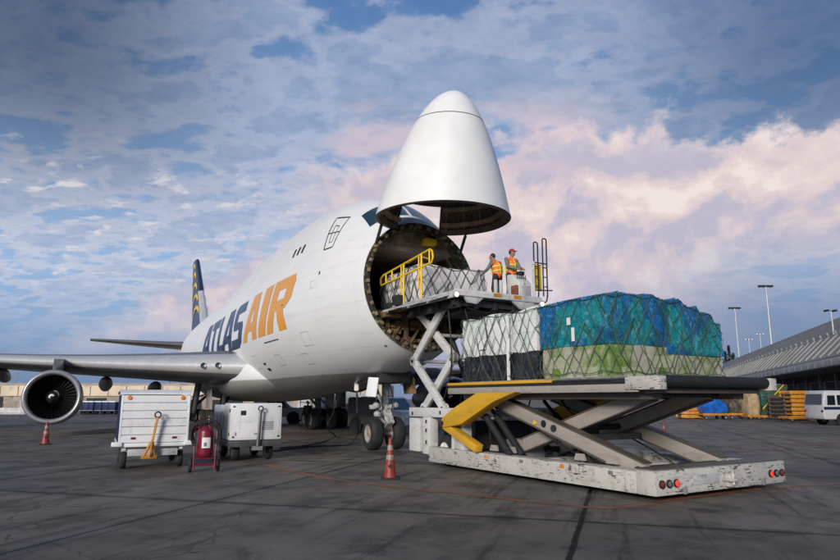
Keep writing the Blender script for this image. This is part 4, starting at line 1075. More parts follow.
# ------------------------------------------------------------------ cargo pallets
def netting(faces, parent, material, step=.42, r=.013, seed=1, name='cargo_net', top=None):
    """diagonal webbing over a closed band of wall: faces(u, v) -> point, u around 0..U, v up 0..V"""
    rnd = random.Random(seed); f, U, V, Nw = faces
    m = MB()
    for st, rr, keep in ((step, r, .92), (step * 1.9, r * 1.5, .6)):
        nu = max(6, int(U / st)); du = U / nu; nv = max(2, int(round(V / (st * .95)))); dv = V / nv; nodes = {}
        for j in range(nv + 1):
            for i in range(nu):
                nodes[i, j] = ((i + .5 * (j % 2)) * du + rnd.uniform(-.16, .16) * st, min(V, max(0, j * dv + (rnd.uniform(-.22, .22) * st if 0 < j < nv else 0))))
        for (i, j), (u, v) in nodes.items():
            if j == nv: continue
            for di in (0, 1):
                k = (i + di - (0 if j % 2 else 1)) % nu
                if rnd.random() > keep: continue
                u2, v2 = nodes[k, j + 1]
                while u2 - u > U / 2: u2 -= U
                while u - u2 > U / 2: u2 += U
                m.tube([f((u + (u2 - u) * q / 3) % U, v + (v2 - v) * q / 3) for q in range(4)], rr * rnd.choice((.7, .9, 1, 1.2)), 4)
    for v in (.04 * V, .97 * V):
        P = [f((U * i / 90) % U, v + .03 * math.sin(i * .9 + seed)) for i in range(90)]
        m.tube(P, r, 4, True)
    for k in range(16):       # hanging tails and tensioners
        u = rnd.uniform(0, U); v = rnd.uniform(.15, .6) * V
        m.tube([f(u, v), f((u + rnd.uniform(-.1, .1)) % U, max(0, v - rnd.uniform(.2, .5)))], r * .9, 4)
    return m.build(name, material, parent, 60)
def heap(x0, x1, y0, y1, z0, ztop, bulge=.05, seed=0, off=0.0, res=.16, rough=.05):
    """wrapped load: returns builder plus perimeter function following its bulging walls"""
    U = 2 * (x1 - x0) + 2 * (y1 - y0); sv = Vector((seed * 3.7, seed * 1.3, 0))
    def wall(u, v, off=0.0):
        u %= U
        a, b = x1 - x0, y1 - y0
        # start at near rear corner (x0,y0) go along x, then y, back along x, back along y
        if u < a: x, y, nx, ny = x0 + u, y0, 0, -1
        elif u < a + b: x, y, nx, ny = x1, y0 + (u - a), 1, 0
        elif u < 2 * a + b: x, y, nx, ny = x1 - (u - a - b), y1, 0, 1
        else: x, y, nx, ny = x0, y1 - (u - 2 * a - b), -1, 0
        zt = ztop(x, y); z = z0 + v * (zt - z0)
        d = bulge * math.sin(math.pi * min(1, max(0, v))) + rough * mnoise.noise(Vector((x, y, z)) * 1.6 + sv) + rough * .5 * mnoise.noise(Vector((x, y, z)) * 4.5 + sv)
        # round the corners slightly
        return Vector((x + nx * (d + off), y + ny * (d + off), z))
    m = MB(); nu = int(U / res); nv = max(4, int((ztop((x0 + x1) / 2, (y0 + y1) / 2) - z0) / res))
    rows = [[tuple(wall(U * i / nu, j / nv)) for i in range(nu)] for j in range(nv + 1)]
    m.loft(rows, True)
    nx, ny = int((x1 - x0) / res) + 2, int((y1 - y0) / res) + 2
    top = []
    for j in range(ny + 1):
        row = []
        for i in range(nx + 1):
            x = x0 + (x1 - x0) * i / nx; y = y0 + (y1 - y0) * j / ny
            e = min(i, nx - i, j, ny - j); row.append((x, y, ztop(x, y) + (.0 if e == 0 else .02 + rough * mnoise.noise(Vector((x, y, 0)) * 2 + sv))))
        top.append(row)
    m.loft(top, False)
    return m, wall, U
def pallet_base(name, label, x0, x1, y0, y1, z0, group='netted cargo pallets'):
    T = thing(name, label, 'cargo pallet', lw((x0 + x1) / 2, (y0 + y1) / 2, z0), LR, group)
    return T, (x0 + x1) / 2, (y0 + y1) / 2
def rel(cx, cy, z0):
    def f(obj_m):
        bmesh.ops.translate(obj_m.bm, verts=obj_m.bm.verts[:], vec=(-cx, -cy, -z0)); return obj_m
    return f
# 1. blue and green pallet at the rear of the main platform
z0 = 2.25
T, cx, cy = pallet_base('cargo_pallet', 'tall netted cargo pallet with blue plastic above green cartons', .18, 3.95, 1.2, 3.3, z0)
sh = rel(cx, cy, z0)
b = MB(); b.box(.1, 4.02, 1.14, 3.34, z0, z0 + .05, .012); sh(b).build('base_plate', M['alu'], T)
def top1(x, y):
    s_ = 4.08 - .03 * math.sin(x * 7)
    if x > 1.7: s_ -= .035
    if x < .95: s_ -= .03
    if x > 2.55: s_ -= .10 * min(1, (x - 2.55) / .05)
    if x > 3.15: s_ -= .14 * min(1, (x - 3.15) / .05)
    if x > 3.62: s_ -= .17 * min(1, (x - 3.62) / .05)
    return s_ - .05 * min(1, max(0, (y - 2.4)))
lowtop = lambda x, y: 3.06 + .05 * math.sin(x * 2.3 + y)
lo_, wallL, UL = heap(.22, 3.93, 1.23, 3.28, z0 + .05, lowtop, .012, 1, rough=.022, res=.1)
sh(lo_).build('wrapped_cartons', M['greenload'], T, 50)
up_, wallU, UU = heap(.18, 3.95, 1.2, 3.3, 2.98, top1, .012, 2, rough=.03, res=.085)
sh(up_).build('plastic_cover', M['bluewrap'], T, 50)
band, wb_, ub_ = heap(2.0, 3.97, 1.18, 2.4, 2.82, lambda x, y: 3.04 + .03 * math.sin(3 * x), .02, 5, rough=.03); sh(band).build('cover_skirt', M['bluewrap'], T, 50)
o3 = Vector((cx, cy, z0))
def full1(u, v):     # one wall from deck to top for the net
    zt = top1(*wallU(u, 1)[:2]); z_ = z0 + .08 + v / 1.85 * (zt - z0 - .08)
    a = wallU(u, max(0, (z_ - 2.98) / (zt - 2.98)) if z_ > 2.98 else 0, .03); return Vector((a.x, a.y, z_)) - o3
netting((full1, UU, 1.85, 0), T, M['strap'], .34, .008, 3)
tn = MB()
for k in range(14):
    x = .55 + k * .23
    tn.tube([Vector((x + .35 * math.sin(k), 1.2 + 2.1 * i / 12, top1(min(3.9, max(.2, x + .35 * math.sin(k))), 1.2 + 2.1 * i / 12) + .02)) - o3 for i in range(13)], .009, 4)
tn.build('top_webbing', M['strap'], T, 60)
for u_, v_, sx, sz in ((UU - 1.05, .45, .11, .16), (UU - .95, .10, .09, .30), (.5, .3, .0, .0)):
    if sx:
        p = wallU(u_, v_, .045) - o3; b = MB(); b.box(p.x - .006, p.x, p.y - sx / 2, p.y + sx / 2, p.z, p.z + sz); b.build('paper_label', M['textil'], T)
# 2. white and black pallet at the front
T, cx, cy = pallet_base('cargo_pallet', 'netted cargo pallet with white plastic above black plastic in two stacks', .2, 3.6, 3.42, 6.45, z0)
sh = rel(cx, cy, z0); o3 = Vector((cx, cy, z0))
b = MB(); b.box(.12, 3.68, 3.38, 6.5, z0, z0 + .05, .012); sh(b).build('base_plate', M['alu'], T)
for (ya, yb, zt, sd_) in ((3.42, 4.36, 3.98, 11), (4.46, 6.45, 3.96, 12)):
    h1, wl, ul = heap(.2, 3.6, ya, yb, z0 + .05, lambda x, y: 2.97, .02, sd_, rough=.03); sh(h1).build('black_wrapped_stack', M['blackwrap'], T, 50)
    h2, wl2, ul2 = heap(.2, 3.58, ya + .01, yb - .01, 2.95, (lambda zt: lambda x, y: zt + .05 * math.sin(y * 4 + x) - .04 * (x > 2))(zt), .02, sd_ + 5, rough=.035); sh(h2).build('white_wrapped_stack', M['whiteload'], T, 50)
w2 = heap(.18, 3.62, 3.40, 6.47, z0 + .05, lambda x, y: 3.99, .025, 11, rough=.03); w2[0].bm.free()
netting((lambda u, v: w2[1](u, v / 1.7, .03) - o3, w2[2], 1.7, 0), T, M['strapd'], .30, .0085, 8)
b = MB(); b.box(.135, .15, 5.35, 5.62, 3.12, 3.36); sh(b).build('paper_label', M['textil'], T)
b = MB(); b.box(.12, .16, 4.37, 4.45, z0 + .05, 3.9); sh(b).build('corner_board', M['white'], T)
# 3. silver wrapped pallet moving into the nose
z0 = 4.85
T, cx, cy = pallet_base('cargo_pallet', 'low silver netted cargo pallet being pushed into the open nose', .42, 2.95, 9.0, 11.8, z0)
sh = rel(cx, cy, z0); o3 = Vector((cx, cy, z0))
b = MB(); b.box(.36, 3.0, 8.95, 11.85, z0, z0 + .05, .012); sh(b).build('base_plate', M['alu'], T)
h3, wl3, ul3 = heap(.42, 2.95, 9.0, 11.8, z0 + .05, lambda x, y: 6.08 + .04 * math.sin(x * 3) - .06 * (y > 10.2), .05, 21, rough=.05); sh(h3).build('wrapped_cartons', M['silverload'], T, 50)
netting((lambda u, v: wl3(u, v / 1.2, .03) - o3, ul3, 1.2, 0), T, M['strapd'], .36, .009, 14)

# ------------------------------------------------------------------ people
def solid(name, material, parent, caps, balls=(), voxel=.014, smooth=4):
    """one continuous skin: tapered capsules and ellipsoids fused by a voxel remesh"""
    m = MB()
    for p, q, r0, r1 in caps:
        p, q = Vector(p), Vector(q); d = q - p; L = d.length
        pr = [(max(.0005, r0 * math.sin(a)), -r0 * math.cos(a)) for a in [math.pi / 2 * i / 4 for i in range(5)]] + [(max(.0005, r1 * math.cos(a)), L + r1 * math.sin(a)) for a in [math.pi / 2 * i / 4 for i in range(5)]]
        m.lathe(pr, p, d, 14)
    for c_, rad in balls:
        tmp = bmesh.new(); bmesh.ops.create_icosphere(tmp, subdivisions=3, radius=1)
        for v in tmp.verts: v.co = Vector((c_[0] + v.co.x * rad[0], c_[1] + v.co.y * rad[1], c_[2] + v.co.z * rad[2]))
        m.merge(tmp)
    o = m.build('tmp', material, None, 0)
    r = o.modifiers.new('r', 'REMESH'); r.mode = 'VOXEL'; r.voxel_size = voxel
    s_ = o.modifiers.new('s', 'SMOOTH'); s_.factor = .5; s_.iterations = smooth
    dg = bpy.context.evaluated_depsgraph_get(); me = bpy.data.meshes.new_from_object(o.evaluated_get(dg)); me.name = name
    for p in me.polygons: p.use_smooth = True
    old = o.data; bpy.data.objects.remove(o); bpy.data.meshes.remove(old)
    if not me.materials: me.materials.append(material)
    n = bpy.data.objects.new(name, me); COL.objects.link(n)
    if parent: n.parent = parent
    return n
def hand(w_, el_, side):
    """palm, four fingers of different lengths and a thumb continuing the forearm"""
    w_, e = Vector(w_), Vector(el_); d = (w_ - e).normalized(); up = Vector((0, -.3, 1)) if abs(d.z) < .8 else Vector((0, -1, 0))
    sx = d.cross(up).normalized(); nn = sx.cross(d); caps = [(w_, w_ + d * .05, .026, .034)]
    for i, L in enumerate((.062, .074, .070, .052)):
        b0 = w_ + d * .075 + sx * (i - 1.5) * .021; b1 = b0 + d * L * .5 - nn * .008; b2 = b1 + d * L * .35 - nn * .03
        caps += [(w_ + d * .04 + sx * (i - 1.5) * .016, b0, .014, .011), (b0, b1, .010, .009), (b1, b2, .009, .008)]
    t0 = w_ + d * .03 - sx * .03 * side; t1 = t0 + d * .035 - sx * .03 * side - nn * .012
    caps += [(w_ + d * .015, t0, .016, .013), (t0, t1, .012, .010), (t1, t1 + d * .03 - nn * .012, .010, .009)]
    return caps
def person(label, loc, rz, J, vest=True, hat=None, shirt='shirt', trouser='trouser', vestmat='vest', group=None, taper=1.0):
    P = thing('person', label, 'person', loc, rz, group)
    hd = Vector(J['head']); fw = Vector(J.get('face', (0, -1, 0))).normalized(); sd_ = Vector((fw.y, -fw.x, 0)) * -1
    L, Rr = J['L'], J['R']       # shoulder, elbow, wrist, hip, knee, ankle
    neck, chest, waist, pelvis = [Vector(J[k]) for k in ('neck', 'chest', 'waist', 'pelvis')]
    caps = [(neck, hd - Vector((0, 0, .06)), .055, .052), (pelvis, waist, .12, .115), (waist, chest, .115, .13), (chest, neck, .11, .055)]
    balls = [(hd, (.078, .092, .115)), (hd + fw * .03 - Vector((0, 0, .06)), (.055, .058, .06)), (hd + fw * .098 - Vector((0, 0, .012)), (.014, .018, .024)),
             (hd + sd_ * .080 - Vector((0, 0, .01)), (.016, .022, .032)), (hd - sd_ * .080 - Vector((0, 0, .01)), (.016, .022, .032)), (hd + fw * .086 - Vector((0, 0, .055)), (.026, .012, .009))]
    for k, (S, s_) in enumerate(((L, 1), (Rr, -1))):
        caps += [(chest + Vector((0, 0, .05)), S[0], .08, .055), (S[0], S[1], .050, .040), (S[1], S[2], .040, .027), (pelvis, S[3], .10, .085), (S[3], S[4], .082, .055), (S[4], S[5], .054, .038), (S[5], Vector(S[5]) + fw * .14 + Vector((0, 0, -.04)), .04, .03)]
        caps += hand(S[2], S[1], s_)
    body = solid('body', M['skin'], P, caps, balls, .011, 3)
    eyes = MB()
    for s_ in (-1, 1):
        tmp = bmesh.new(); bmesh.ops.create_icosphere(tmp, subdivisions=2, radius=.012); bmesh.ops.translate(tmp, verts=tmp.verts[:], vec=hd + fw * .083 + sd_ * .032 * s_ + Vector((0, 0, .012))); eyes.merge(tmp)
    eyes.build('eyes', M['black'], P, 60)
    sc_ = [(waist - Vector((0, 0, .06)), chest, .136, .15), (chest, neck - Vector((0, 0, .04)), .13, .078)]
    for S in (L, Rr): sc_ += [(chest + Vector((0, 0, .06)), S[0], .10, .072), (S[0], S[1], .068, .056), (S[1], Vector(S[1]).lerp(Vector(S[2]), .86), .056, .042)]
    solid('shirt', M[shirt], P, sc_, (), .014, 4)
    tc = [(pelvis + Vector((0, 0, .1)), pelvis, .135, .14)]
    for S in (L, Rr): tc += [(pelvis, S[3], .12, .105), (S[3], S[4], .10, .074), (S[4], Vector(S[4]).lerp(Vector(S[5]), .93), .074, .062)]
    solid('trousers', M[trouser], P, tc, (), .015, 4)
    for S in (L, Rr):
        a = Vector(S[5]); solid('boot', M['boot'], P, [(a + Vector((0, 0, .06)), a - Vector((0, 0, .03)), .052, .05), (a - Vector((0, 0, .045)), a + fw * .17 - Vector((0, 0, .055)), .05, .042)], (), .014, 3)
    if vest:
        v = solid('safety_vest', M[vestmat], P, [(waist - Vector((0, 0, .10)), chest, .152, .166), (chest, neck - Vector((0, 0, .05)), .145, .092), (chest + Vector((0, 0, .04)), Vector(L[0]) * .9 + chest * .1, .115, .082), (chest + Vector((0, 0, .04)), Vector(Rr[0]) * .9 + chest * .1, .115, .082)], (), .014, 4)
        tp = MB()
        up = (chest - waist).normalized()
        for f in (.05, .75):
            c_ = waist.lerp(chest, f); tp.lathe([(.162 + .012 * f, -.022), (.168 + .012 * f, 0), (.162 + .012 * f, .022)], c_, up, 24)
        for s_ in (-1, 1):
            for fb in (1, -1):
                e = fw * fb; pts = [waist + sd_ * .075 * s_ + e * .152 - Vector((0, 0, .1)), waist.lerp(chest, .5) + sd_ * .08 * s_ + e * .160, chest + sd_ * .085 * s_ + e * .16, chest.lerp(neck, .75) + sd_ * .095 * s_ + e * .085]
                tp.tube(pts, .017, 6)
        tp.build('reflective_tape', M['lime'], v, 60)
    solid('hair', M['hair'], P, [], [(hd + Vector((0, 0, .028)) - fw * .022, (.083, .088, .098))], .012, 2)
    if hat:
        c_ = solid('cap', M[hat], P, [(hd + fw * .06 + Vector((0, 0, .058)), hd + fw * .165 + Vector((0, 0, .042)), .020, .013), (hd + fw * .06 + sd_ * .05 + Vector((0, 0, .055)), hd + fw * .15 + sd_ * .03 + Vector((0, 0, .042)), .018, .012), (hd + fw * .06 - sd_ * .05 + Vector((0, 0, .055)), hd + fw * .15 - sd_ * .03 + Vector((0, 0, .042)), .018, .012)], [(hd + Vector((0, 0, .065)) - fw * .008, (.090, .100, .075))], .011, 2)
    return P
J1 = dict(head=(0, -.05, 1.62), face=(.55, -.83, 0), neck=(0, -.01, 1.46), chest=(0, 0, 1.28), waist=(0, .01, 1.06), pelvis=(0, .01, .95),
          L=[(.20, 0, 1.40), (.27, -.10, 1.14), (.16, -.36, 1.06), (.10, .01, .90), (.12, -.03, .50), (.12, .03, .09)],
          R=[(-.20, 0, 1.40), (-.26, -.12, 1.15), (-.07, -.36, 1.05), (-.10, .01, .90), (-.12, .0, .50), (-.13, .06, .09)])
person('loader operator in red cap and orange vest standing at the control console', lw(2.84, 7.5, 4.80), LR + 2, J1, hat='capred')
J2 = dict(head=(.03, -.14, 1.54), face=(.2, -.98, 0), neck=(.01, -.05, 1.40), chest=(0, 0, 1.24), waist=(0, .03, 1.04), pelvis=(0, .03, .93),
          L=[(.19, -.02, 1.35), (.26, -.16, 1.12), (.20, -.40, 1.02), (.10, .03, .88), (.11, -.06, .49), (.11, .04, .09)],
          R=[(-.19, -.02, 1.35), (-.28, -.04, 1.09), (-.22, -.22, .90), (-.10, .03, .88), (-.13, -.02, .48), (-.15, .10, .09)])
person('bareheaded dark haired worker in orange vest with back turned on the bridge platform', lw(2.52, 7.85, 4.80), LR + 195, J2)
J3 = dict(head=(0, -.03, 1.62), face=(1, -.2, 0), neck=(0, 0, 1.46), chest=(0, 0, 1.28), waist=(0, 0, 1.06), pelvis=(0, 0, .95),
          L=[(.19, 0, 1.40), (.24, -.04, 1.12), (.23, -.14, .88), (.10, 0, .90), (.11, -.06, .50), (.12, -.04, .09)],
          R=[(-.19, 0, 1.40), (-.24, .02, 1.12), (-.24, -.03, .86), (-.10, 0, .90), (-.11, .03, .50), (-.12, .10, .09)])
pp = ground_px(307, 429.5)
person('person in dark clothes standing under the aircraft belly by the main wheels', (pp[0], pp[1], 0), 20, J3, vest=False, shirt='trouser')

# ------------------------------------------------------------------ ground equipment near the camera
# covered baggage cart (local x right, y away, z up)
BC = thing('baggage_cart', 'white covered baggage cart with navy side curtains and orange tow bar', 'baggage cart', (-8.02, 17.5, 0), 26)
CW, CL = 1.76, 2.9
m = MB(); m.box(-.03, CW + .03, 0, CL, .58, .68, .015); m.box(-.16, .1, -.06, .12, .60, .72, .02); m.box(CW - .1, CW + .12, -.06, .12, .60, .72, .02)
m.box(.1, CW - .1, .3, .5, .44, .58); m.box(.1, CW - .1, CL - .5, CL - .3, .44, .58); m.box(.12, .2, .1, CL - .1, .50, .58); m.box(CW - .2, CW - .12, .1, CL - .1, .50, .58)
m.build('cart_deck', M['white'], BC, 40)
m = MB(); m.box(.25, CW - .25, .05, .12, .34, .52, .01); m.build('axle_plate', M['lgrey'], BC)
for k in range(6):
    z_ = .68 + k * .213
    p = MB(); p.prism([(0.012, z_ + .004), (-.012, z_ + .02), (-.012, z_ + .19), (.012, z_ + .209), (.04, z_ + .209), (.04, z_ + .004)], 'x', .05, CW - .05); p.build('front_slat', M['white'], BC, 0)
for x_ in (0, CW - .06):
    for y_ in (-.015, CL - .06): p = MB(); p.box(x_, x_ + .06, y_, y_ + .065, .68, 1.98, .008); p.build('corner_post', M['white'], BC, 40)
p = MB(); p.box(.062, CW - .062, CL - .05, CL - .01, .70, 1.96); p.build('rear_panel', M['white'], BC, 40)
p = MB(); p.prism([(-.05, 1.97), (.2, 2.06), (CL - .2, 2.06), (CL + .05, 1.97), (CL + .05, 2.0), (CL - .2, 2.10), (.2, 2.10), (-.05, 2.01)], 'x', -.04, CW + .04); p.build('roof', M['white'], BC, 30)
for x_ in (.005, CW - .03):
    rows = []
    for j in range(9):
        rows.append([(x_ + .028 * math.sin(i * 1.35 + j * .3) * (.4 + .6 * (1 - j / 8)), .07 + (CL - .14) * i / 44, .70 + (1.96 - .70) * j / 8) for i in range(45)])
    p = MB(); p.loft(rows, False); p.build('side_curtain', M['navycart'], BC, 60)
for x_ in (.2, CW - .2):
    p = MB(); p.lathe([(.001, .03), (.05, .026), (.062, .0)], (x_, -.012, 1.88), (0, -1, 0), 16); p.build('amber_reflector', M['amber'], BC, 40)
for x_, y_ in ((.16, .4), (CW - .16, .4), (.16, CL - .4), (CW - .16, CL - .4)): wheel(x_, y_, .24, .24, .16, BC, rimmat=M['grey'])
p = MB(); p.bar((CW / 2 - .10, -.16, .34), (CW / 2 + .04, -.20, 1.36), .07, .05); p.bar((CW / 2 - .26, -.08, .30), (CW / 2 - .07, -.18, .72), .06, .05); p.bar((CW / 2 + .06, -.08, .30), (CW / 2 - .05, -.18, .72), .06, .05)
p.box(CW / 2 - .3, CW / 2 + .1, -.12, -.02, .27, .37, .015)
TB = p.build('tow_bar', M['orange'], BC, 40)
p = MB(); p.tube([(CW / 2 + .045 + .075 * math.cos(q), -.2, 1.43 + .075 * math.sin(q)) for q in [2 * math.pi * i / 16 for i in range(16)]], .02, 8, True); p.build('tow_ring', M['dark'], TB, 60)

# ground power unit
GU = thing('ground_power_unit', 'white boxy ground power unit on wheels with upright grey tow bar', 'power unit', (-5.72, 19.75, 0), 28)
GW, GL = 1.58, 2.7
m = MB(); m.box(0, GW, 0, .9, .62, 1.72, .03); GB = m.build('front_housing', M['white'], GU, 40)
m = MB(); m.box(.02, GW - .02, .92, GL, .62, 1.66, .03); m.build('rear_housing', M['bluewhite'], GU, 40)
m = MB(); m.box(-.02, GW + .02, -.04, GL + .05, .42, .61, .02); m.build('unit_chassis', M['dgrey'], GU, 40)
m = MB(); m.box(.06, GW - .06, -.012, .0, .68, 1.66, .01); m.build('front_panel', M['white'], GU, 40)
for x_ in (.10, GW - .10):
    for z_ in (.72, 1.62):
        b = MB(); b.box(x_ - .035, x_ + .035, -.022, -.012, z_ - .022, z_ + .022, .005); b.build('panel_latch', M['black'], GU)
m = MB(); m.box(.14, .20, -.018, -.012, .76, .86, .003); m.box(.72, .82, -.018, -.012, .78, .82, .003); m.build('data_plate', M['lgrey'], GU)
for y_ in (1.2, 1.75, 2.3): b = MB(); b.box(-.008, .022, y_ - .2, y_ + .2, .9, 1.45, .006); b.build('louvre_panel', M['lgrey'], GU)
for x_, y_ in ((.28, .45), (GW - .28, .45), (.28, GL - .5), (GW - .28, GL - .5)): wheel(x_, y_, .27, .27, .2, GU, rimmat=M['grey'])
m = MB(); m.bar((GW * .53, -.12, .45), (GW * .55, -.16, 1.52), .10, .06, bev=.01); m.bar((GW * .53, -.1, .38), (GW * .53, .1, .38), .3, .12); b = m.build('tow_bar', M['grey'], GU, 40)
p = MB(); p.tube([(GW * .55 + .07 * math.cos(q), -.16, 1.56 + .07 * math.sin(q)) for q in [2 * math.pi * i / 14 for i in range(14)]], .02, 8, True); p.build('tow_ring', M['dark'], b, 60)

for k in range(6): b = MB(); b.box(.95, 1.32, -.020, -.013, .92 + k * .045, .945 + k * .045, .004); b.build('vent_slot', M['grey'], GU)
for z_ in (.8, 1.5): b = MB(); b.box(-.012, .004, .05, .16, z_ - .05, z_ + .05, .003); b.build('hinge', M['dark'], GU)
b = MB(); b.box(.30, .46, -.020, -.013, 1.36, 1.50, .004); b.build('gauge_plate', M['dark'], GU)
for x_ in (.30, CW - .42): b = MB(); b.box(x_, x_ + .12, -.022, -.012, .78, .84, .004); b.build('reflector_strip', M['red'], BC)
# wheeled fire extinguisher
FX = thing('fire_extinguisher', 'red wheeled fire extinguisher with black hose between the two white carts', 'fire extinguisher', (-5.52, 16.95, 0), 18)
m = MB(); m.lathe([(.02, .34), (.12, .36), (.19, .42), (.205, .5), (.205, 1.0), (.19, 1.07), (.12, 1.13), (.05, 1.16), (.05, 1.22), (.02, 1.22)], (0, .03, 0), (0, 0, 1), 28); tk = m.build('tank', M['red'], FX, 50)
m = MB(); rows = [[(.2085 * math.sin(q), .03 - .2085 * math.cos(q), z_) for q in [R(-24 + 60 * i / 10) for i in range(11)]] for z_ in (.62, .88)]; m.loft(rows, False); m.build('tank_label', M['textil'], tk, 60)
m = MB(); rows = [[(.2105 * math.sin(q), .03 - .2105 * math.cos(q), z_) for q in [R(-10 + 20 * i / 4) for i in range(5)]] for z_ in (.66, .76)]; m.loft(rows, False); m.build('label_pictogram', M['grey'], tk, 60)
m = MB()
for s_ in (-1, 1):
    m.tube(spline([Vector((s_ * .25, -.16, .08)), Vector((s_ * .26, -.12, .5)), Vector((s_ * .27, .0, 1.1)), Vector((s_ * .20, .12, 1.24))], 5), .022, 8)
    m.tube([(s_ * .25, -.16, .1), (s_ * .3, .22, .22)], .02, 8)
for z_, y_ in ((.2, -.15), (.36, -.13), (1.12, .02)): m.tube([(-.26, y_, z_), (.26, y_, z_)], .018, 8)
m.tube([(-.2, .12, 1.24), (.2, .12, 1.24)], .022, 8); m.tube([(-.36, .2, .2), (.36, .2, .2)], .02, 8)
m.build('frame', M['red'], FX, 60)
for s_ in (-1, 1): wheel(s_ * .34, .2, .2, .2, .09, FX, rimmat=M['red'])
m = MB()
for k in range(3):
    m.tube([(.0 + (.30 + .03 * k) * math.cos(q), -.14 - .035 * k, .95 + (.30 + .02 * k) * math.sin(q) * (1.0 + .12 * k)) for q in [R(-40 + 260 * i / 24) for i in range(25)]], .017, 8)
m.tube(spline([Vector((.05, .0, 1.2)), Vector((.2, -.1, 1.3)), Vector((.36, -.1, 1.1)), Vector((.38, -.12, .7)), Vector((.3, -.16, .45))]), .017, 8)
m.build('hose', M['black'], FX, 60)
m = MB(); m.lathe([(.03, 0), (.06, .02), (.06, .06), (.02, .1)], (0, .03, 1.2), (0, 0, 1), 14); m.tube([(-.09, .03, 1.29), (.1, -.02, 1.31)], .014, 6); m.build('valve', M['dark'], FX, 50)

# cones
def cone(label, loc, s_=1.0, sq=1.0):
    T = thing('traffic_cone', label, 'traffic cone', (loc[0], loc[1], 0), random.uniform(0, 90), 'orange traffic cones on the apron')
    m = MB(); m.lathe([(.155 * sq, .035), (.150 * sq, .06), (.035, .93), (.028, .945), (.001, .945)], (0, 0, 0), (0, 0, 1), 28); m.build('cone_body', M['cone'], T, 50)
    def rad(z): return .155 * sq + (.035 - .155 * sq) * (z - .04) / .89 + .004
    for z0_, z1_ in ((.44, .55), (.66, .78)):
        b = MB(); b.lathe([(rad(z0_), z0_), (rad(z1_), z1_)], (0, 0, 0), (0, 0, 1), 28); b.build('reflective_band', M['conew'], T, 60)
    b = MB(); b.box(-.21 * sq, .21 * sq, -.21 * sq, .21 * sq, 0, .042, .012); b.build('base', M['black'], T, 40)
    b = MB(); b.lathe([(.001, 0), (.045, 0), (.045, .006)], (0, -rad(.3) - .002, .3), (0, -1, .14), 14); b.rotate = None; o = b.build('printed_mark', M['black'], T, 40)
    T.rotation_euler = (0, 0, math.atan2(-loc[0], loc[1]) * -1 * -1)
    T.scale = (1, 1, s_)
    return T
cone('orange traffic cone with pale band standing in front of the nose wheels', ground_px(390, 479))
cone('orange traffic cone standing below the jet engine', ground_px(45, 444.5), .98)
cone('dark narrow traffic cone on the apron beyond the loader', ground_px(665, 445.5), 1.0, .8)

# power cables from the belly
def airw(x, y, z):
    c_, s_ = math.cos(R(26.2)), math.sin(R(26.2)); return Vector((-.06 + c_ * x - s_ * y, 21.6 + s_ * x + c_ * y, z))
m = MB(); p0 = airw(-.41, 4.7, 2.48); gp = [Vector((*ground_px(*q), .03)) for q in ((357, 441), (350, 445), (335, 446.5), (318, 447), (295, 449), (274, 452))]
m.tube(spline([p0, p0 + Vector((.02, -.04, -.6)), p0 + Vector((.06, -.1, -1.4)), Vector((gp[0].x + .05, gp[0].y - .1, .35))] + gp[1:], 8), .035, 8)
cb = m.build('power_cable', M['cable'], None, 60); tag(cb, 'thick black power cable hanging from the aircraft belly to the ground power unit', 'cable')
m = MB(); m.box(p0.x - .09, p0.x + .09, p0.y - .07, p0.y + .07, p0.z - .32, p0.z + .02, .03, None); m.build('cable_plug', M['textil'], cb, 40)
m = MB(); q0 = airw(.1, 8.6, 2.15); gp = [Vector((*ground_px(*q), .03)) for q in ((335, 437), (322, 443), (300, 447), (280, 449))]
m.tube(spline([q0, q0 + Vector((-.05, -.4, -.8)), q0 + Vector((-.2, -1.2, -1.5))] + gp, 8), .03, 8)
cb = m.build('power_cable', M['cable'], None, 60); tag(cb, 'thinner black cable sloping from the belly behind the hanging cable', 'cable')

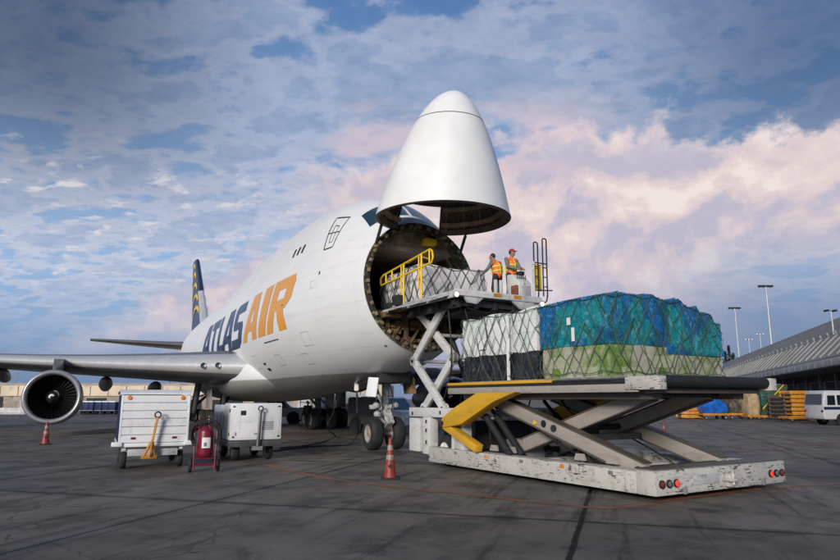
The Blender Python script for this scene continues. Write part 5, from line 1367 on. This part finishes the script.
# ------------------------------------------------------------------ vehicles (local: x forward, y left, z up)
def vehicle(name, label, cat, loc, rz, paint, prof, W_, wheels, wr, glasses, group=None, stripe=None, lights=(), extra=None):
    T = thing(name, label, cat, (loc[0], loc[1], 0), rz, group)
    m = MB(); m.prism(prof, 'y', -W_ / 2, W_ / 2, .06); B = m.build('body', M[paint], T, 45)
    for gl in glasses:
        if gl[0] == 'side':
            for s_ in (-1, 1):
                g_ = MB(); g_.prism(gl[1], 'y', s_ * W_ / 2 - .012, s_ * W_ / 2 + .012, .004); g_.build('window', M['glassd'], B)
        else:
            (x0, z0_), (x1, z1_) = gl[1]; wd = W_ / 2 - .12; d = Vector((x1 - x0, 0, z1_ - z0_)).normalized(); nn = Vector((d.z, 0, -d.x)) * .015 * gl[2]
            g_ = MB(); g_.loft([[(x0 + nn.x, -wd, z0_ + nn.z), (x0 + nn.x, wd, z0_ + nn.z)], [(x1 + nn.x, -wd * .94, z1_ + nn.z), (x1 + nn.x, wd * .94, z1_ + nn.z)]], False); g_.build('windscreen', M['glassd'], B, 0)
    if stripe:
        for s_ in (-1, 1):
            g_ = MB(); g_.prism(stripe, 'y', s_ * W_ / 2 - .008, s_ * W_ / 2 + .008); g_.build('side_stripe', M['navy'], B)
    for x_ in wheels:
        for s_ in (-1, 1):
            wheel(x_, s_ * (W_ / 2 - .11), wr, wr, .24, T, axis=(0, 1, 0), rimmat=M['rim'])
            a = MB(); a.lathe([(wr * 1.18, -.02), (wr * 1.18, .02), (.001, .02)], (x_, s_ * (W_ / 2 - .005), wr), (0, s_, 0), 20); a.build('wheel_arch', M['black'], B, 40)
    for x_, y_, z_, k in lights:
        for s_ in (-1, 1):
            b = MB(); b.box(x_ - .03, x_ + .03, s_ * y_ - .09, s_ * y_ + .09, z_ - .08, z_ + .08, .015); b.build('headlight' if k == 'h' else 'tail_light', M['textil'] if k == 'h' else M['reddull'], B)
    return T
vp = far_px(803, 47)
vehicle('passenger_van', 'white passenger van with dark side stripe and tinted windows parked at right edge', 'van', (vp[0] + 3.75, 47.6), 6, 'vanw',
        [(-2.85, .42), (2.7, .42), (2.85, .75), (2.8, 1.15), (1.95, 1.4), (1.35, 2.30), (1.1, 2.42), (-2.5, 2.45), (-2.7, 2.36), (-2.88, 1.5), (-2.9, .6)], 2.0, (-1.55, 1.85), .39,
        [('side', [(-2.58, 1.42), (-1.95, 1.42), (-1.95, 2.1), (-2.52, 2.1)]), ('side', [(-1.8, 1.42), (-.45, 1.42), (-.45, 2.12), (-1.8, 2.12)]), ('side', [(-.3, 1.42), (.5, 1.42), (.5, 2.1), (-.3, 2.1)]), ('side', [(.65, 1.42), (1.75, 1.42), (1.3, 2.1), (.65, 2.1)]), ('front', [(1.98, 1.45), (1.42, 2.22)], 1), ('front', [(-2.9, 1.45), (-2.76, 2.2)], -1)],
        stripe=[(-2.86, 1.10), (2.7, 1.10), (2.7, 1.30), (-2.86, 1.30)], lights=((2.8, .75, .9, 'h'), (-2.9, .86, 1.0, 't')))
tp_ = far_px(369, 35)
vehicle('service_truck', 'grey bodied service truck with white cab parked behind the nose wheels', 'truck', (-2.55, 36.4), -40, 'greyvan',
        [(-1.1, .5), (1.0, .5), (1.0, 1.85), (.9, 1.95), (-1.0, 1.95), (-1.1, 1.85)], 2.0, (-.45, 2.25), .40, [], lights=())
TK = bpy.data.objects['service_truck']
m = MB(); m.prism([(1.02, .5), (3.0, .5), (3.05, .95), (2.9, 1.2), (2.0, 1.28), (1.5, 1.9), (1.3, 1.96), (1.02, 1.96)], 'y', -.98, .98, .05); CB = m.build('cab', M['silver'], TK, 45)
g_ = MB(); g_.loft([[(2.05, -.86, 1.30), (2.05, .86, 1.30)], [(1.56, -.80, 1.88), (1.56, .80, 1.88)]], False); g_.build('windscreen', M['glass'], CB, 0)
for s_ in (-1, 1):
    g_ = MB(); g_.prism([(1.12, 1.3), (1.9, 1.3), (1.5, 1.82), (1.12, 1.82)], 'y', s_ * .98 - .012, s_ * .98 + .012); g_.build('window', M['glassd'], CB)
    b = MB(); b.box(3.0, 3.06, s_ * .7 - .15, s_ * .7 + .15, .85, 1.05, .015); b.build('headlight', M['textil'], CB)
tp_ = far_px(289, 50)
vehicle('pickup_truck', 'pale blue pickup truck parked beyond the belly of the aircraft', 'pickup', (tp_[0] - 1.3, 50.5), 5, 'bluewhite',
        [(-2.6, .5), (2.6, .5), (2.65, .9), (2.5, 1.15), (1.4, 1.22), (.9, 1.78), (-.35, 1.8), (-.5, 1.2), (-2.6, 1.2)], 1.9, (-1.6, 1.65), .42,
        [('side', [(.35, 1.2), (1.2, 1.2), (.85, 1.7), (.35, 1.7)]), ('side', [(-.35, 1.2), (.25, 1.2), (.25, 1.7), (-.3, 1.7)]), ('front', [(1.42, 1.26), (.95, 1.74)], 1)], lights=((2.6, .7, .9, 'h'), (-2.6, .85, .95, 't')))
def box_truck(label, px, D, rz, mt):
    p = far_px(px, D)
    T = vehicle('box_truck', label, 'truck', (p[0], D), rz, mt, [(1.4, .5), (3.2, .5), (3.25, 1.1), (3.0, 1.35), (2.5, 2.3), (1.4, 2.35)], 2.1, (-1.7, 2.2), .42, [('side', [(1.7, 1.4), (2.75, 1.4), (2.4, 2.1), (1.7, 2.1)]), ('front', [(3.02, 1.42), (2.55, 2.22)], 1)], lights=((3.22, .75, .85, 'h'),))
    m = MB(); m.box(-3.0, 1.3, -1.15, 1.15, .75, 3.0, .04); m.build('cargo_box', M['white'], T, 40)
    m = MB(); m.box(-2.9, 1.3, -.9, .9, .55, .74); m.build('chassis', M['dark'], T, 0)
    return T
box_truck('white box truck parked far off beyond the main wheels', 345, 72, 8, 'bluewhite')
box_truck('white box truck far off behind the lift frame and nose wheels', 448, 78, -12, 'silver')
tp_ = far_px(316, 47)
T = thing('equipment_cart', 'white equipment cart with rails standing beside the pickup truck', 'equipment cart', (tp_[0], 48.0, 0), 8)
m = MB(); m.box(-1.3, 1.3, -.8, .8, .4, 1.25, .04); m.build('cabinet', M['white'], T, 40)
m = MB()
for x_ in (-1.25, -.4, .4, 1.25): m.tube([(x_, -.75, 1.25), (x_, -.75, 2.0)], .03, 6)
for z_ in (1.6, 2.0): m.tube([(-1.25, -.75, z_), (1.25, -.75, z_)], .03, 6)
m.build('guard_rail', M['lgrey'], T, 60)
for x_ in (-.9, .9):
    for s_ in (-1, 1): wheel(x_, s_ * .7, .25, .25, .18, T, axis=(0, 1, 0))
tp_ = far_px(345, 46)
T = thing('belt_loader', 'white belt loader with raised conveyor standing behind the hanging cable', 'belt loader', (tp_[0], 47.0, 0), -8)
m = MB(); m.prism([(-1.5, .4), (1.5, .4), (1.5, .9), (.6, 1.0), (.4, 1.5), (-.1, 1.5), (-.3, .95), (-1.5, .9)], 'y', -.8, .8, .04); m.build('body', M['white'], T, 40)
m = MB(); m.bar((-2.4, 0, .7), (2.4, 0, 1.9), .8, .16); m.build('conveyor', M['dark'], T, 40)
m = MB(); m.bar((-2.4, -.45, .85), (2.4, -.45, 2.05), .05, .06); m.bar((-2.4, .45, .85), (2.4, .45, 2.05), .05, .06); m.build('side_rail', M['rail'], T, 40)
for x_ in (-1.05, 1.05):
    for s_ in (-1, 1): wheel(x_, s_ * .72, .34, .34, .2, T, axis=(0, 1, 0))

# ------------------------------------------------------------------ cargo waiting by the right hand terminal
def dolly(T, L, W_, z_, material='orange'):
    m = MB(); m.box(-L / 2, L / 2, -W_ / 2, -W_ / 2 + .12, z_ - .2, z_, .02); m.box(-L / 2, L / 2, W_ / 2 - .12, W_ / 2, z_ - .2, z_, .02)
    for k in range(5):
        x_ = -L / 2 + (L - .12) * k / 4; m.box(x_, x_ + .12, -W_ / 2 + .12, W_ / 2 - .12, z_ - .16, z_ - .02)
    m.build('dolly_frame', M[material], T, 40)
    for x_ in (-L / 2 + .3, L / 2 - .3):
        for s_ in (-1, 1): wheel(x_, s_ * (W_ / 2 - .12), .16, .16, .12, T, axis=(0, 1, 0))
D_ = 61.0
def rx(px, D=D_): return (px - 420) / 640 * D * .985
# slatted stack
def slat_stack(name, label, px, D, L, n, dz, material, rz=6):
    T = thing(name, label, 'dolly stack', (rx(px, D), D, 0), rz, 'stacked cargo dollies')
    for k in range(n):
        m = MB(); z_ = .1 + k * dz
        m.box(-L / 2 + .05 * (k % 2), L / 2 - .08 * ((k + 1) % 2), -.85, -.72, z_, z_ + dz * .84, .02); m.box(-L / 2, L / 2 - .05, .72, .85, z_, z_ + dz * .84, .02)
        for q in range(4): m.box(-L / 2 + .1 + q * (L - .35) / 3, -L / 2 + .25 + q * (L - .35) / 3, -.72, .72, z_ + .02, z_ + dz * .5)
        f = m.build('dolly_frame', M[material], T, 40)
        b = MB()
        for q in (-1, 1): b.box(q * L * .36 - .12, q * L * .36 + .12, -.6, .6, z_ - dz * .45, z_ + .0)
        b.build('roller', M['dark'], f)
    return T
slat_stack('dolly_stack', 'tall neat stack of orange cargo dollies beside the white van', 793.5, 58, 1.75, 7, .36, 'orange', 3)
slat_stack('dolly_stack', 'dark brown stack of rusty dollies left of the tall orange stack', 778.5, 59, .85, 6, .36, 'armd', 20)
slat_stack('dolly_stack', 'low orange stack of dollies at the left end of the waiting cargo', 688, 62, 2.1, 3, .33, 'orange', -4)
T = thing('cargo_dolly', 'empty orange dolly lying low in front of the white van', 'dolly', (rx(806, 55), 55, 0), 3); dolly(T, 4.4, 1.5, .4)
def load(name, label, px, D, L, W_, h, material, base=.45, rz=5, dollymat='orange', net=None, seed=0, domed=0.0):
    T = thing(name, label, 'cargo', (rx(px, D), D, 0), rz, 'cargo waiting beside the terminal')
    dolly(T, L + .25, W_, base, dollymat)
    hm, wl_, ul_ = heap(-L / 2, L / 2, -W_ / 2, W_ / 2, base + .01, lambda x, y: base + h * (1 - domed * (2 * x / L) ** 2 * .5 - domed * abs(2 * y / W_) ** 2 * .4), .08, seed, rough=.09, res=.25)
    hm.build('wrapped_load', M[material], T, 60)
    if net: netting((lambda u, v: wl_(u, v / h, .04), ul_, h, 0), T, M[net], .7, .03, seed)
load('tarped_cargo', 'rounded bright blue tarpaulin load on an orange dolly', 709.5, 61, 2.2, 1.8, 1.45, 'bluetarp', .55, 4, seed=31, domed=.55)
load('wrapped_cargo', 'dark brown shrink wrapped load on an orange dolly right of the blue tarpaulin', 734, 62, 2.1, 1.8, 2.1, 'browntarp', .55, 4, net='strapd', seed=32, domed=.25)
load('crated_cargo', 'tan plywood topped load beside the green netted pallet', 747.5, 61, 1.15, 1.7, 2.35, 'wood', .4, 6, seed=33, domed=.35)
load('netted_cargo', 'tall green netted pallet load with a yellow strap beside the brown dollies', 767, 62, 2.7, 2.2, 2.85, 'greenwrap', .35, 4, net='strap', seed=34)
ng_ = bpy.data.objects['netted_cargo']; m = MB(); m.tube([(-1.35, -1.24, .9), (-.2, -1.26, 2.1), (.9, -1.24, 3.15)], .045, 6); m.build('yellow_strap', M['rail'], ng_, 60)

# ------------------------------------------------------------------ right hand terminal
TH = math.atan2(.31, .95); TBx, TBy = 38.5, 59.0
TM = thing('terminal_building', 'long grey terminal with ribbed sloping roof over a dark loading bay', 'terminal', (TBx, TBy, 0), -math.degrees(TH))   # local x away to the right, y along
Y0, Y1 = -32.0, 120.0
m = MB(); m.prism([(5.0, 0), (30, 0), (30, 11.6), (6.2, 11.6), (5.9, 11.2), (2.72, 8.1), (.25, 5.75), (.25, 5.35), (5.0, 5.35)], 'y', Y0, Y1); m.build('wall', M['conc'], TM, 0)
m = MB(); m.prism([(.0, 5.0), (.24, 5.0), (.24, 5.72), (2.75, 8.23), (2.55, 8.43), (-.06, 5.82)], 'y', Y0, Y1); RF = m.build('roof', M['roofm'], TM, 0)
m = MB(); m.box(-.14, -.003, Y0, Y1, 4.95, 5.68, .03); m.build('eave_band', M['eave'], TM, 40)
m = MB(); m.box(-.02, 5.0, Y0, Y1, 4.90, 4.98); m.build('soffit', M['grey'], TM, 0)
k = Y0 + 1
while k < Y1:
    r_ = MB(); r_.bar((.05, k, 5.96), (2.60, k, 8.51), .10, .24, up=(-.7, 0, .7)); r_.build('roof_rib', M['roofm'], RF, 0)
    r_ = MB(); r_.lathe([(.001, .5), (.14, .45), (.17, .2), (.08, 0)], (2.5, k, 8.5), (-.2, 0, 1), 10); r_.build('vent_cap', M['grey'], RF, 40)
    b = MB(); b.box(-.19, -.135, k + 1.4, k + 1.62, 5.0, 5.5, .01); b.build('band_bracket', M['grey'], TM, 0)
    k += 2.9
k = Y0 + 3
while k < Y1:
    b = MB(); b.box(4.7, 4.99, k, k + .5, 0, 4.9); b.build('column', M['creamlow'], TM, 0)
    b = MB(); b.tube([(4.62, k - .3, 0), (4.62, k - .3, 4.9)], .07, 8); b.build('downpipe', M['grey'], TM, 60)
    b = MB(); b.box(4.955, 4.995, k + 1.0, k + 5.6, .0, 3.9); b.build('bay_door', M['darkbay'], TM, 0)
    k += 7
m = MB(); m.box(4.93, 4.952, Y0, Y1, 4.0, 4.88); m.build('bay_header', M['darkbay'], TM, 0)

# ------------------------------------------------------------------ left hand hangar and things in front of it
LH = thing('hangar', 'low cream hangar with stained wall and dark doorways behind the engine', 'hangar', (-50, 112, 0), 0)
m = MB(); m.box(-60, 44, 0, 30, 0, 2.35); m.build('lower_wall', M['creamlow'], LH, 0)
m = MB(); m.prism([(-.25, 2.352), (30, 2.352), (30, 4.6), (2.5, 4.62), (-.25, 4.1)], 'x', -60.3, 44.3); UW = m.build('upper_wall', M['cream'], LH, 0)
for k in range(34): b = MB(); b.box(-59.5 + k * 3.1, -59.38 + k * 3.1, -.33, -.245, 2.36, 4.05); b.build('pilaster', M['creamlow'], UW, 0)
random.seed(11)
xk = -58
while xk < 40:
    wd = random.choice((2.2, 3.4, 5.2)); b = MB(); b.box(xk, xk + wd, -.06, .0, .0, random.choice((1.7, 2.0, 2.2))); b.build('doorway', M['darkbay'] if random.random() < .75 else M['lgrey'], LH, 0)
    xk += wd + random.uniform(1.0, 4.0)
for x_, h_ in ((-4.2, 3.2), (6, 1.6), (-21, 1.9), (20, 2.4)):
    b = MB(); b.tube([(x_, 2, 4.5), (x_, 2, 4.6 + h_)], .06, 6); b.build('antenna', M['grey'], LH, 60)
b = MB(); b.box(-38, -33, 4, 8, 4.55, 5.7, .1); b.build('roof_unit', M['lgrey'], LH, 0)
bp = far_px(8, 80)
m = MB(); m.prism([(-.35, 0), (.35, 0), (.15, .25), (.10, .8), (-.10, .8), (-.15, .25)], 'x', -9, 4.2, .02); wb = m.build('barrier_wall', M['lgrey'], None, 30); wb.location = (bp[0], 80, 0)
tag(wb, 'long low white concrete barrier in front of the cream hangar', 'barrier')
# navy luggage carts in a row
def navy_cart():
    T = thing('luggage_cart', 'x', 'luggage cart', (0, 0, 0), 0, 'row of dark luggage carts by the hangar')
    m = MB(); m.box(-1.1, 1.1, -.7, .7, .4, .5, .02); m.build('cart_deck', M['grey'], T, 40)
    m = MB(); m.box(-1.05, 1.05, -.66, .66, .51, 1.45, .05); m.build('curtain', M['navycart'], T, 40)
    m = MB(); m.prism([(-.75, 1.452), (.75, 1.452), (.6, 1.6), (-.6, 1.6)], 'x', -1.12, 1.12, .02); m.build('roof', M['bluewhite'], T, 40)
    for x_ in (-.75, .75):
        for s_ in (-1, 1): wheel(x_, s_ * .55, .2, .2, .14, T, axis=(0, 1, 0))
    return T
nc = navy_cart()
names = ['leftmost', 'second', 'third', 'fourth', 'fifth', 'rightmost']
for i in range(6):
    px = 85 + i * 5.9 + (2.5 if i > 2 else 0); p = far_px(px, 82 - i * .2)
    lab = ('dark navy luggage cart, %s of the row seen between the engine and the baggage cart' % names[i])
    if i == 0: nc.location = (p[0], p[1], 0); nc.rotation_euler = (0, 0, R(70)); nc['label'] = lab
    else: dup(nc, (p[0], p[1], 0), 70 + random.uniform(-6, 6), lab)

# ------------------------------------------------------------------ flood light masts, trees
def mast(label, px, D, h, heads, roofz=0.0, white=False, r=.16):
    p = far_px(px, D); 
    T = thing('light_mast', label, 'light mast', ((px - 420) / 640 * (D * .983 + h * .5 * .18), D, roofz), 0, 'flood light masts')
    m = MB(); m.tube([(0, 0, 0), (0, 0, h * .5), (0, 0, h)], r, 10, False, [r, r * .8, r * .55]); m.build('mast', M['pole'], T, 60)
    m = MB(); m.tube([(-.85 * r / .16, 0, h), (.85 * r / .16, 0, h)], r * .45, 6); m.build('cross_arm', M['dark'], T, 60)
    for k in range(heads):
        x_ = (-.75 + 1.5 * k / (heads - 1)) * r / .16
        b = MB(); b.box(x_ - .17 * r / .16, x_ + .17 * r / .16, -.3, .5, h - .10, h + .20 * r / .16, .05); b.build('flood_light', M['textil'] if white else M['dark'], T, 40)  # far heads: sunlight on them put into a white colour
    return T
mast('tall flood light mast rising behind the middle of the ribbed roof', 771, 135, 25.5, 4, r=.26)
mast('shorter flood light mast just right of the blue cargo', 738.5, 165, 25.0, 4, r=.26)
mast('far flood light mast with white heads between the two near masts, lower one', 751.5, 420, 40, 3, white=True, r=.42)
mast('far flood light mast with white heads just left of the tallest mast', 763, 420, 43.5, 3, white=True, r=.42)
mast('flood light mast standing on the terminal roof at the right edge', 840, 72, 2.7, 2, roofz=9.0, r=.10)
def conifer(label, px, D, h, seed):
    T = thing('conifer', label, 'tree', (*far_px(px, D), 0), 0, 'conifers far beyond the loader')
    m = MB(); m.tube([(0, 0, 0), (.1, 0, h * .5), (0, 0, h * .98)], .3, 8, False, [.32, .2, .04]); m.build('trunk', M['bark'], T, 60)
    rnd = random.Random(seed); c_ = MB()
    for k in range(1500):
        u = rnd.random() ** .8; z_ = h * (.12 + .88 * u); rad = (1 - u) * h * .21 * (.55 + .45 * math.sin(u * 34 + rnd.random())) + .1
        a = rnd.uniform(0, 6.283); rr = rad * math.sqrt(rnd.random()); p = Vector((rr * math.cos(a), rr * math.sin(a), z_ - rr * .35))
        s_ = rnd.uniform(.22, .55); d1 = Vector((math.cos(a), math.sin(a), rnd.uniform(-.6, .1))) * s_; d2 = Vector((-math.sin(a), math.cos(a), rnd.uniform(-.3, .3))) * s_ * .45
        c_.quad(p - d2, p + d1 * .5 - d2 * .6, p + d1 + d2 * .1, p + d2)
    c_.build('crown', M['leafd'], T, 0, False)
conifer('taller dark conifer showing above the roof line right of the blue cargo', 733, 190, 17.5, 1)
conifer('smaller dark conifer right of the taller conifer', 737, 190, 15.3, 2)
conifer('dark conifer partly hidden by the right side of the blue cargo', 729, 195, 16.2, 3)
